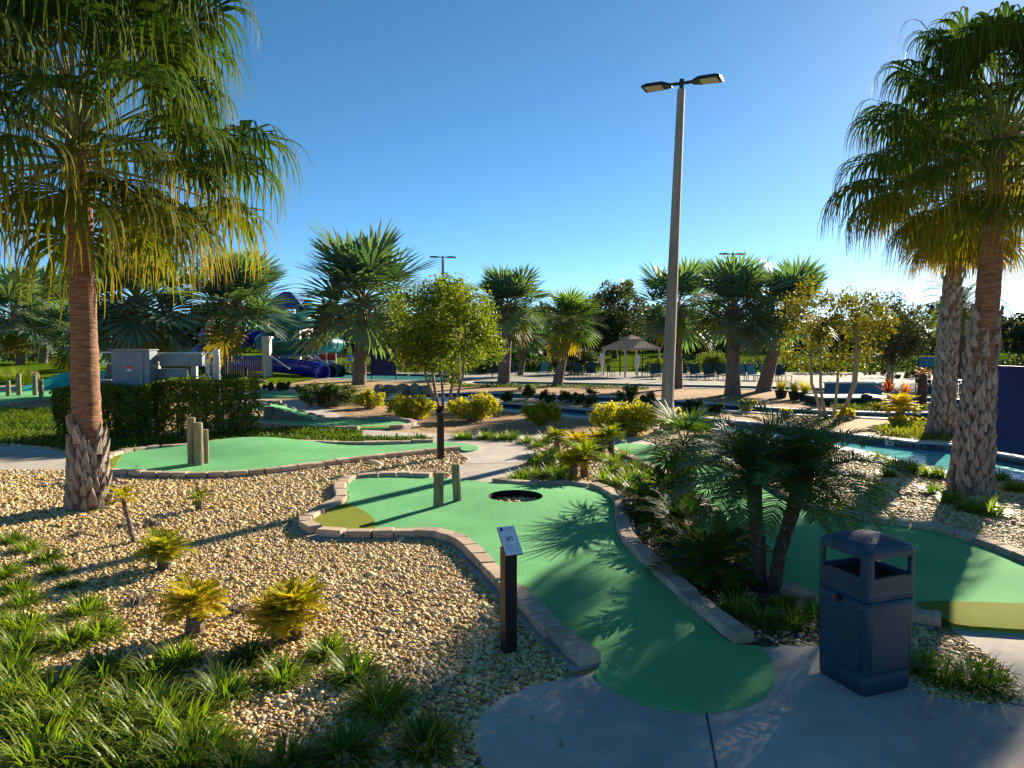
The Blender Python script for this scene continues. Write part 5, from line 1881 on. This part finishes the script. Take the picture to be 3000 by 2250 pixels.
# ------------------------------------------------------------------ electrical cabinet and rack behind the hedge
cb = at_y(388, 1275, 19.7)
t = thing('electrical_cabinet', 'grey upright electrical cabinet with a red warning sticker behind the hedge', 'electrical cabinet', (cb.x, cb.y, 0), R(-4))
W1 = (447 - 330) * cb.y / F
top = at_y(388, 1026, cb.y).z
mb = MB()
mb.box((0, .2, top / 2), (W1, .4, top))
link('body', bevel_mesh(mb.mesh('body', M['cabinet']), .01), t)
mb = MB()
mb.box((.04, -.012, top * .62), (W1 * .62, .024, top * .68))
d = link('door', bevel_mesh(mb.mesh('door', M['cabinet']), .006), t)
mb = MB()
mb.box((-.02, -.028, top * .80), (.12, .006, .10))
mb.build('warning_sticker', M['print_red'], d)
mb = MB()
mb.box((-.02, -.028, top * .80 - .085), (.12, .006, .06))
mb.build('notice_sticker', M['white_paint'], d)
mb = MB()
mb.bar((W1 * .30, -.04, top * .60), (W1 * .30, -.04, top * .68), .025)
mb.build('handle', M['steel'], d)
mb = MB()
mb.box((0, .18, top + .012), (W1 + .06, .5, .03))
mb.build('cabinet_top', M['cabinet'], t)


def px_box(x0, y0, x1, y1, Y, deep):
    a, b = at_y(x0, y0, Y), at_y(x1, y1, Y)
    return Vector(((a.x + b.x) / 2, Y, (a.z + b.z) / 2)), (b.x - a.x, deep, a.z - b.z)


rc = at_y(540, 1270, 20.2)
t = thing('conduit_rack', 'grey electrical trough boxes mounted on a white post rack behind the hedge', 'electrical rack', (rc.x, rc.y, 0))
o0 = Vector((rc.x, rc.y, 0))


def rack_box(name, x0, y0, x1, y1, deep, matn, dy=0.0, bev=.008, par=None):
    c, s = px_box(x0, y0, x1, y1, 20.2, deep)
    mb = MB()
    mb.box((0, 0, 0), s)
    return link(name, bevel_mesh(mb.mesh(name, M[matn]), bev), t, c - o0 + Vector((0, dy, 0)))


rack_box('trough_box', 472, 1035, 596, 1073, .25, 'cabinet')
rack_box('meter_box', 464, 1080, 556, 1121, .25, 'cabinet')
rack_box('gutter_end', 448, 1036, 474, 1056, .2, 'steel')
for x0, x1, y0 in ((556, 572, 1070), (618, 638, 1024), (452, 462, 1060)):
    c, s = px_box(x0, y0, x1, 1150, 20.2, .12)
    mb = MB()
    zt = c.z + s[2] / 2
    mb.box((0, 0, zt / 2), (s[0], .12, zt))
    mb.build('rack_post', M['cream'], t, loc=(c.x - o0.x, .16, 0))
for y in (1034, 1066, 1104):
    a, b = at_y(446, y, 20.2), at_y(645, y, 20.2)
    mb = MB()
    mb.bar((a.x - o0.x, .12, a.z), (b.x - o0.x, .12, b.z), .03)
    mb.build('rail', M['steel'], t)
for k, y in enumerate((1032, 1064, 1112)):
    a, b = at_y(278, y, 20.4), at_y(332, y, 20.4)
    mb = MB()
    mb.bar((a.x - o0.x, .12, a.z), (b.x - o0.x, .12, b.z), .03)
    mb.build('rail', M['steel'], t)
for x in (612, 626, 642):
    a, b = at_y(x, 1040, 20.2), at_y(x, 1120, 20.2)
    mb = MB()
    mb.tube([(a.x - o0.x, -.02, a.z), (b.x - o0.x, -.02, b.z)], .016, 6)
    mb.build('conduit', M['steel'], t)

# ------------------------------------------------------------------ arched stone bridge on the far green
def stone(seed, sx, sy, sz, matn):
    r = random.Random(seed)
    bm = bmesh.new()
    bmesh.ops.create_icosphere(bm, subdivisions=2, radius=1)
    for v in bm.verts:
        v.co = Vector((math.copysign(abs(v.co.x) ** .75, v.co.x) * sx, math.copysign(abs(v.co.y) ** .75, v.co.y) * sy, math.copysign(abs(v.co.z) ** .75, v.co.z) * sz)) * r.uniform(.86, 1.1)
    me = bpy.data.meshes.new('stone')
    bm.to_mesh(me)
    bm.free()
    me.materials.append(M[matn])
    me.polygons.foreach_set('use_smooth', [False] * len(me.polygons))
    return me


bc = at(790, 1235)
t = thing('stone_bridge', 'small arched golf bridge with grey stone sides and green turf deck', 'bridge', bc, 0)
Ls, Le = at(700, 1235), at(930, 1240)
L = Le.x - Ls.x
prof = [(-.0, .50), (.12, .52), (.25, .50), (.40, .42), (.55, .30), (.72, .18), (.88, .09), (1.0, .05)]
deckv, Fs = [], []
for u, z in prof:
    x = Ls.x - bc.x + L * u
    deckv += [(x, .35 - .55 * u, z), (x, 1.45 - .75 * u, z), (x, 1.45 - .75 * u, z - .10 * (1 - u) - .03), (x, .35 - .55 * u, z - .10 * (1 - u) - .03)]
for i in range(len(prof) - 1):
    for q in range(4): Fs.append((4 * i + q, 4 * i + (q + 1) % 4, 4 * i + 4 + (q + 1) % 4, 4 * i + 4 + q))
mb = MB()
mb.add(deckv, Fs + [(0, 1, 2, 3)])
mb.build('deck', M['turf'], t)
for side in (0, 1):
    for k, u in enumerate((.36, .48, .60, .72, .84) if side == 0 else (.22, .36, .50, .64, .78, .9)):
        x = Ls.x - bc.x + L * u
        y = (.30 - .55 * u) if side == 0 else (1.5 - .75 * u)
        z = np.interp(u, [p[0] for p in prof], [p[1] for p in prof])
        link('stone', stone(k + 10 * side, L * .075, .16, z * .55 + .05, 'grey_rock'), t, (x, y, z * .48), (0, .12, rnd.uniform(-.2, .2)))
for k, u in enumerate((.0, .07, .14, .21, .28)):
    x = Ls.x - bc.x + L * u
    link('block', rnd.choice(block_meshes), t, (x + .12, .33 - .55 * u, .50), (0, 0, 0), (L * .068, .8, .8))
    link('block', rnd.choice(block_meshes), t, (x + .12, 1.48 - .7 * u, .50), (0, 0, 0), (L * .068, .8, .8))
mb = MB()
mb.box((Ls.x - bc.x - .1, .9, .22), (.3, 1.3, .5))
mb.build('abutment', M['footing'], t)


def boulder(label, px, hw, hh, seed, matn='rock', name='boulder', group='boulders by the pools', dz=0, depth=None):
    b = at(*px) if not depth else at_y(px[0], px[1], depth)
    m = b.y / F
    if depth: b.z = berm(b.x, b.y)
    o = link(name, stone(seed, hw * m, hw * m * .7, hh * m, matn), None, (b.x, b.y, b.z + hh * m * .45 + dz), (0, 0, seed))
    return tag(o, label, 'boulder', group)


for k, (x, y, hw, hh) in enumerate([(1112, 1150, 24, 17), (1145, 1151, 24, 18), (1180, 1152, 24, 19), (1215, 1152, 24, 20), (1248, 1152, 20, 17)]):
    boulder(f'brown boulder in the row beside the pool, {ordw[k]} from the left', (x, y), hw, hh, 30 + k)
boulder('pale boulder on the sand right of the hedge', (760, 1124), 22, 8, 41)
boulder('rounded tan boulder behind the turquoise splash pool', (97, 1066), 16, 16, 42, depth=45)
boulder('low tan boulder behind the splash pool at the left edge', (14, 1066), 18, 10, 43, depth=45)
boulder('wide flat boulder behind the splash pool by the palm trunk', (172, 1066), 22, 9, 44, depth=45)
boulder('dark small rock heap right of the hedge', (742, 1146), 20, 7, 45, 'grey_rock')

# turquoise splash pool at the left edge
a = at(20, 1140)
mb = MB()
x0, x1 = at_y(18, 1100, 36).x, at_y(330, 1100, 36).x
t = thing('splash_pool_wall', 'curved turquoise splash pool wall behind the left palm', 'pool wall', ((x0 + x1) / 2, 36, 0))
n = 24
hw = (x1 - x0) / 2
V = []
for k in range(n + 1):
    x = -hw + 2 * hw * k / n
    y = 3.2 * (1 - (x / hw) ** 2) + 1
    zt = .95 * min(1, (k + 1.5) / 6)
    V += [(x, y, 0), (x, y, zt), (x, y + .3, zt), (x, y + .3, 0)]
mb.add(V, [(4 * i + q, 4 * i + (q + 1) % 4, 4 * i + 4 + (q + 1) % 4, 4 * i + 4 + q) for i in range(n) for q in range(4)])
mb.build('wall', M['teal_wall'], t)
mb = MB()
mb.add([V[0]] + [(V[4 * k][0], V[4 * k][1] - .01, .02) for k in range(n + 1)] + [(hw, -1.5, .02), (-hw * .5, -1.5, .02)], [tuple(range(1, n + 4))[::-1]])
mb.build('pool_floor', M['teal_wall'], t)
for k, (x, y) in enumerate([(100, 1115), (137, 1114), (165, 1116)]):
    p = at(x, y)
    tt = thing('water_jet', f'small white spout with yellow top in the splash pool, {ordw[k]} from the left', 'water toy', p, group='splash pool water toys')
    mb = MB()
    mb.tube([(0, 0, 0), (0, 0, .35)], .12, 8)
    mb.build('base', M['white_paint'], tt)
    mb = MB()
    for q in range(5):
        aa = 6.28 * q / 5
        mb.strip([Vector((0, 0, .33)), Vector((.15 * math.cos(aa), .15 * math.sin(aa), .5)), Vector((.22 * math.cos(aa), .22 * math.sin(aa), .45))], [.1, .12, .04], Vector((-math.sin(aa), math.cos(aa), 0)))
    mb.build('petal', M['grass_yellow'], tt)

# ------------------------------------------------------------------ navy boards
def navy_board(label, corners, h_top, yaw, legs, Y, name='navy_board'):
    t = thing(name, label, 'board', ((corners[0].x + corners[1].x) / 2, (corners[0].y + corners[1].y) / 2, 0), yaw, group='navy boards beside the water')
    w = (corners[1] - corners[0]).length
    mb = MB()
    mb.box((0, 0, (h_top + legs) / 2), (w, .06, h_top - legs))
    link('board', bevel_mesh(mb.mesh('board', M['navy_panel']), .008), t)
    for s in (-1, 1):
        mb = MB()
        mb.box((s * (w / 2 - .06), .05, h_top / 2), (.08, .05, h_top + .0))
        mb.build('leg', M['black_metal'], t)
    mb = MB()
    mb.box((0, .055, h_top - .12), (w - .2, .05, .06))
    mb.build('rail', M['black_metal'], t)
    return t


c0, c1 = at_y(1086, 1100, 49), at_y(1162, 1100, 49)
navy_board('navy board on legs beside the swimming pool', [Vector((c0.x, c0.y, 0)), Vector((c1.x, c1.y, 0))], at_y(1120, 1014, 49).z, 0, .32, 49)
c0, c1 = at(2890, 1330), at(3000, 1349)
dv = (c1 - c0).normalized()
c1 = c0 + dv * 2.6
navy_board('large navy board over the river at the right edge', [c0, c1], at_y(2895, 1070, c0.y).z, math.atan2(dv.y, dv.x), .10, 16)

# blue wall with white-topped ledge on the river island
a, b = at(2428, 1163), at(2592, 1163)
t = thing('pool_feature_wall', 'low teal-blue wall behind a white ledge on the river island', 'wall', ((a.x + b.x) / 2, a.y + .4, 0))
mb = MB()
mb.box((0, 0, at_y(2500, 1124, a.y).z / 2), (b.x - a.x, .25, at_y(2500, 1124, a.y).z))
mb.build('wall', M['blue_wall'], t)
mb = MB()
mb.box((0, 0, at_y(2500, 1122, a.y).z), (b.x - a.x + .1, .35, .06))
mb.build('wall_cap', M['white_paint'], t)
a, b = at(2410, 1190), at(2640, 1194)
t = thing('white_ledge', 'long white-topped dark green ledge on the river island', 'ledge', ((a.x + b.x) / 2, a.y + .9, 0))
mb = MB()
mb.box((0, 0, .15), (b.x - a.x, 1.6, .30))
mb.build('base', M['dark_green'], t)
mb = MB()
mb.box((0, 0, .33), (b.x - a.x + .05, 1.7, .06))
mb.build('top', M['white_paint'], t)
mb = MB()
mb.tube([(.35, -.9, 0), (.35, -.9, .45), (.35, -.9, .5)], [.22, .22, .1], 10)
mb.build('valve_box', M['dark_green'], t)
a, b = at_y(2690, 1095, 62), at_y(2790, 1095, 62)
t = thing('windscreen', 'small dark blue screen on the far deck at right', 'screen', ((a.x + b.x) / 2, 62, 0))
mb = MB()
mb.box((0, 0, .95), (b.x - a.x, .06, .9))
mb.build('screen', M['blue_wall'], t)
for s in (-1, 1):
    mb = MB()
    mb.box((s * (b.x - a.x) / 2, 0, .7), (.08, .08, 1.4))
    mb.build('leg', M['black_metal'], t)

# ------------------------------------------------------------------ gazebo
g0 = at(1848, 1101)
t = thing('gazebo', 'tan two-tier fabric gazebo on slim posts by the pool deck', 'gazebo', g0, R(24))
s = g0.y / F
hwz = 62 * s
ez = at_y(1848, 1019, g0.y).z
az_ = at_y(1848, 983, g0.y).z
tier = at_y(1848, 996, g0.y).z
mb = MB()
q = lambda h, z: [(h, h, z), (-h, h, z), (-h, -h, z), (h, -h, z)]
V = q(hwz, ez - .18) + q(hwz, ez) + q(hwz * .36, tier)
mb.add(V, [(i, (i + 1) % 4, 4 + (i + 1) % 4, 4 + i) for i in range(4)] + [(4 + i, 4 + (i + 1) % 4, 8 + (i + 1) % 4, 8 + i) for i in range(4)])
rf = mb.build('roof', M['canvas'], t)
mb = MB()
V = q(hwz * .46, tier - .02) + [(0, 0, az_)]
mb.add(V, [(i, (i + 1) % 4, 4) for i in range(4)])
mb.build('roof_vent', M['canvas'], rf, loc=(0, 0, .08))
for sx in (-1, 1):
    for sy in (-1, 1):
        mb = MB()
        mb.box((sx * hwz * .93, sy * hwz * .93, ez / 2), (.11, .11, ez))
        mb.build('post', M['cream'], t)
for sx, sy in ((0, -1), (0, 1)):
    mb = MB()
    mb.box((0, sy * hwz * .93, ez / 2), (.07, .07, ez))
    mb.build('post', M['black_metal'], t)

for k, (x, ty, by) in enumerate([(1762, 1034, 1102), (1867, 1040, 1104)]):
    b = at(x, by)
    t = thing('deck_sign', ('white notice sign on a pole left of the gazebo', 'white notice sign on a pole in front of the gazebo')[k], 'sign', b, group='white notice signs on the pool deck')
    m = b.y / F
    h = at_y(x, ty, b.y).z
    mb = MB()
    mb.tube([(0, 0, 0), (0, 0, h)], .06, 8)
    mb.build('pole', M['white_paint'], t)
    mb = MB()
    mb.box((0, -.09, h - .35), (11 * m, .04, .65))
    mb.build('panel', M['white_paint'], t)

# ------------------------------------------------------------------ loungers and tables
def lounger_proto(matn):
    t = thing('lounger', 'x', 'lounger', (0, 0, 0), 0, 'sling loungers on the pool deck')
    mb = MB()
    mb.box((0, -.35, .36), (.62, 1.3, .035))
    mb.build('seat', M[matn], t)
    mb = MB()
    mb.bar((0, .28, .37), (0, .62, 1.05), .62, .035)
    me = MB()
    rot = Matrix.Rotation(R(64), 3, 'X')
    me.box((0, .46, .70), (.62, .80, .03), rot)
    me.build('backrest', M[matn], t)
    fr = MB()
    for sx in (-.33, .33):
        fr.bar((sx, -1.0, .34), (sx, .32, .34), .035)
        fr.bar((sx, .28, .36), (sx, .64, 1.06), .035)
    fr.build('frame', M['black_metal'], t)
    for sx in (-.33, .33):
        for y in (-.9, .2):
            lg = MB()
            lg.box((sx, y, .17), (.04, .04, .34))
            lg.build('leg', M['black_metal'], t)
    return t


l1, l2 = lounger_proto('sling'), lounger_proto('dark_sling')
spots = [(2190, 1116, 0, .1), (2222, 1116, 0, .1), (2262, 1117, 0, .1), (1595, 1104, 0, -.2), (1500, 1108, 1, .2), (1455, 1106, 1, 0), (1655, 1106, 1, .1), (1700, 1107, 1, .2), (1738, 1107, 1, .1), (1930, 1112, 1, -.1), (2010, 1112, 1, 0), (2050, 1113, 1, .1), (2090, 1114, 1, 0), (2128, 1114, 1, .1), (2305, 1117, 1, 0)]
use = {0: l1, 1: l2}
first = {0: True, 1: True}
cnt = {0: 0, 1: 0}
for x, y, k, a in sorted(spots):
    o = use[k] if first[k] else copy_tree(use[k])
    first[k] = False
    p = at(x, y)
    o.location = (p.x, p.y + .9, .012)
    o.rotation_euler = (0, 0, a)
    o['label'] = f"{('pale teal', 'dark')[k]} sling lounger on the far pool deck, {ordw[cnt[k]]} from the left"
    cnt[k] += 1


def cafe_table(label, px):
    t = thing('cafe_table', label, 'table', at(*px), group='café tables on the far deck')
    mb = MB()
    mb.tube([(0, 0, .70), (0, 0, .74)], .5, 16)
    mb.build('top', M['black_metal'], t)
    for s in range(4):
        a = R(45 + 90 * s)
        lg = MB()
        lg.bar((.3 * math.cos(a), .3 * math.sin(a), 0), (.3 * math.cos(a), .3 * math.sin(a), .71), .04)
        lg.build('leg', M['black_metal'], t)


def cafe_chair(label, px, rz):
    t = thing('cafe_chair', label, 'chair', at(*px), rz, group='café chairs on the far deck')
    mb = MB()
    mb.box((0, 0, .43), (.45, .45, .04))
    mb.build('seat', M['dark_sling'], t)
    mb = MB()
    mb.box((0, .22, .70), (.45, .03, .45))
    mb.build('backrest', M['dark_sling'], t)
    for sx in (-.2, .2):
        for sy in (-.2, .2):
            lg = MB()
            lg.box((sx, sy, .21), (.035, .035, .43))
            lg.build('leg', M['black_metal'], t)


for k, x in enumerate((2718, 2745, 2790)): cafe_table(f'dark café table on the far deck, {ordw[k]} from the left', (x, 1152 + k * 2))
for k, x in enumerate((2700, 2735, 2765, 2815)): cafe_chair(f'dark café chair on the far deck, {ordw[k]} from the left', (x, 1150 + k), k * 1.3)
for k, x in enumerate((1476, 1790, 1900)): cafe_chair(f'dark deck chair in shade near the gazebo side, {ordw[k]} from the left', (x, 1106), k * .9)

# ------------------------------------------------------------------ black picket fence along the back
bay = 2.4
pk = MB()
for i in range(19): pk.box((bay * (i + 1) / 20, 0, .74), (.022, .022, 1.30))
pk_me = pk.mesh('picket', M['fence_black'])
rl = MB()
for z in (.14, 1.3): rl.box((bay / 2, 0, z), (bay, .03, .045))
rl_me = rl.mesh('rail', M['fence_black'])
po = MB()
po.box((0, 0, .75), (.065, .065, 1.6))
po.box((0, 0, 1.57), (.085, .085, .04))
po_me = po.mesh('post', M['fence_black'])


def fence(label, x0, x1, Y):
    t = thing('picket_fence', label, 'fence', (x0, Y, 0), group='black picket fences')
    n = int((x1 - x0) / bay)
    for i in range(n + 1):
        z = berm(x0 + i * bay, Y)
        link('post', po_me, t, (i * bay, 0, z))
        if i < n:
            link('picket', pk_me, t, (i * bay, 0, z))['kind'] = 'stuff'
            link('rail', rl_me, t, (i * bay, 0, z))


fence('black metal picket fence along the lawn behind the pool deck', -22, 62, 68)
fence('black metal picket fence along the raised lawn at far left', -62, -24, 66)
fence('black picket fence in front of the blue slide', at_y(560, 1100, 47).x, at_y(860, 1100, 47).x, 47)

# ------------------------------------------------------------------ water slides
def tube_path(pxs, Y0, step=8):
    P = [at_y(x, y, Y0 + dy) for x, y, dy in pxs]
    out = []
    n = len(P)
    for i in range(n - 1):
        p0, p1, p2, p3 = P[max(i - 1, 0)], P[i], P[i + 1], P[min(i + 2, n - 1)]
        for j in range(step):
            t_ = j / step
            out.append(.5 * ((2 * p1) + (p2 - p0) * t_ + (2 * p0 - 5 * p1 + 4 * p2 - p3) * t_**2 + (3 * p1 - p0 - 3 * p2 + p3) * t_**3))
    return out + [P[-1]]


def slide(label, pxs, Y0, rad, matn, flanges=5, mouth=True):
    pts = tube_path(pxs, Y0)
    o = Vector((pts[-1].x, pts[-1].y, 0))
    t = thing('water_slide', label, 'water slide', o, group='water slides')
    mb = MB()
    L = [p - o for p in pts]
    mb.tube(L, rad, 18, cap=False)
    inner = MB()
    inner.tube(L, rad * .95, 18, cap=False)
    tb_ = mb.build('flume', M[matn], t, True)
    inner.build('flume_inside', M[matn], tb_, True)
    for k in range(flanges):
        i = int((k + .5) / flanges * (len(L) - 2))
        f = MB()
        d = (L[i + 1] - L[i]).normalized()
        f.tube([L[i] - d * .04, L[i] + d * .04], rad * 1.07, 18)
        f.build('flange', M[matn], tb_)
    if mouth:
        f = MB()
        d = (L[-1] - L[-2]).normalized()
        rr = []
        for rq, off in ((rad * .93, -.03), (rad * 1.1, -.03), (rad * 1.1, .05), (rad * .93, .05), (rad * .93, -.03)): rr.append((rq, off))
        a = d.orthogonal().normalized()
        b = d.cross(a)
        loft(f, [[tuple(L[-1] + d * off + (a * math.cos(6.2832 * k / 20) + b * math.sin(6.2832 * k / 20)) * rq) for k in range(20)] for rq, off in rr])
        f.build('mouth_rim', M[matn], tb_)
    return t


slide('long blue tube slide ending in the pool', [(640, 985, 6), (600, 1020, 5), (575, 1050, 3), (640, 1062, 1), (760, 1066, 0), (860, 1074, -.5), (920, 1082, -1), (945, 1092, -1.6)], 53, .58, 'slide_blue', 7)
slide('blue upper slide bend behind the palm trunk', [(600, 985, 4), (640, 1000, 2), (700, 1006, 2), (760, 985, 4), (840, 962, 6)], 55, .55, 'slide_blue', 4, False)
slide('teal tube slide curving out over the red banners', [(840, 985, 5), (770, 1000, 2), (800, 1022, 0), (880, 1018, -1), (950, 1008, -1), (985, 1010, 1)], 54, .62, 'slide_teal', 5)
slide('upper teal slide bowl high on the tower', [(790, 900, 4), (820, 935, 1), (860, 945, 0), (905, 930, 2), (900, 905, 4)], 56, .7, 'slide_teal', 3, False)
slide('dark slide exit beside the blue one', [(900, 1040, 4), (930, 1068, 1), (955, 1084, 0), (968, 1090, -1)], 56, .52, 'slide_dark', 2)
slide('rear dark slide exit nearest the red banners', [(930, 1040, 6), (962, 1072, 2), (985, 1084, 0), (994, 1088, -.6)], 58, .52, 'slide_dark', 2)

tw = at_y(845, 1100, 60)
t = thing('slide_tower', 'slide tower with cream columns and a blue pitched roof', 'slide tower', (tw.x, 60, 0))
for x in (-1.3, 1.3):
    for y in (-1.3, 1.3):
        c = MB()
        c.box((x, y, 2.75), (.3, .3, 5.5))
        c.build('column', M['cream'], t)
mb = MB()
mb.box((0, 0, 3.7), (3.4, 3.2, .25))
mb.build('platform', M['cream'], t)
mb = MB()
V = [(-1.9, -1.8, 5.5), (1.9, -1.8, 5.5), (1.9, 1.8, 5.5), (-1.9, 1.8, 5.5), (-.3, 0, 6.9), (.3, 0, 6.9)]
mb.add(V, [(0, 1, 5, 4), (1, 2, 5), (2, 3, 4, 5), (3, 0, 4), (3, 2, 1, 0)])
mb.build('roof', M['roof_blue'], t)
for a, b in (((-1.3, -1.3, .4), (1.3, -1.3, 3.6)), ((1.3, -1.3, .4), (-1.3, -1.3, 3.6))):
    c = MB()
    c.bar(a, b, .1)
    c.build('brace', M['cream'], t)
for z in (4.2, 4.7):
    c = MB()
    c.bar((-1.6, -1.5, z), (1.6, -1.5, z), .06)
    c.build('railing', M['steel'], t)


def column(label, x0, x1, ty, by, Y, matn='cream'):
    a, b = at_y(x0, by, Y), at_y(x1, by, Y)
    h = at_y(x0, ty, Y).z
    w = b.x - a.x
    t = thing('slide_support', label, 'support column', ((a.x + b.x) / 2, Y, 0), group='slide support columns')
    c = MB()
    c.box((0, 0, h / 2), (w, w, h))
    c.build('column', M[matn], t)
    c = MB()
    c.box((0, 0, .05), (w * 1.6, w * 1.6, .1))
    c.build('base_plate', M['steel'], t)
    c = MB()
    c.bar((0, -.05, h * .62), (1.6, -.05, h * .25), .09)
    c.build('brace', M['white_paint'], t)
    return t


column('wide cream slide support column right of the front silver palm', 772, 794, 985, 1098, 50)
column('pale slide support column left of the front silver palm', 606, 618, 930, 1100, 50, 'white_paint')
column('cream slide support column touching the front silver palm', 622, 632, 930, 1100, 51)
column('short cream column under the teal slide', 868, 882, 965, 1090, 57)

for k, (x, w) in enumerate(((946, 22), (970, 26))):
    p = at_y(x, 1080, 59)
    t = thing('red_banner', ('left red banner on the slide railing', 'right red banner on the slide railing')[k], 'banner', (p.x, 59, 0), group='red banners by the slides')
    m = 59 / F
    c = MB()
    c.box((0, 0, at_y(x, 1046, 59).z), (w * m, .04, 20 * m))
    c.build('panel', M['red_fabric'], t)
    for s in (-1, 1):
        c = MB()
        hh = at_y(x, 1034, 59).z
        c.box((s * w * m * .55, 0, hh / 2), (.06, .06, hh))
        c.build('post', M['white_paint'], t)
p = at(1025, 1094)
t = thing('folded_parasol', 'folded lime and blue parasol beside the swimming pool', 'parasol', p)
hh = at_y(1025, 1003, p.y).z
c = MB()
c.tube([(0, 0, 0), (0, 0, hh)], .04, 6)
c.build('pole', M['white_paint'], t)
c = MB()
for k in range(6):
    a = 6.2832 * k / 6
    c.tube([(0, 0, hh), (.07 * math.cos(a), .07 * math.sin(a), hh * .85), (.16 * math.cos(a), .16 * math.sin(a), hh * .5), (.12 * math.cos(a), .12 * math.sin(a), hh * .34)], [.02, .06, .10, .05], 6)
c.build('canopy', M['lime_fabric'], t)
c = MB()
c.tube([(0, 0, hh * .42), (0, 0, hh * .60)], .235, 8)
c.build('tie_band', M['slide_blue'], t)
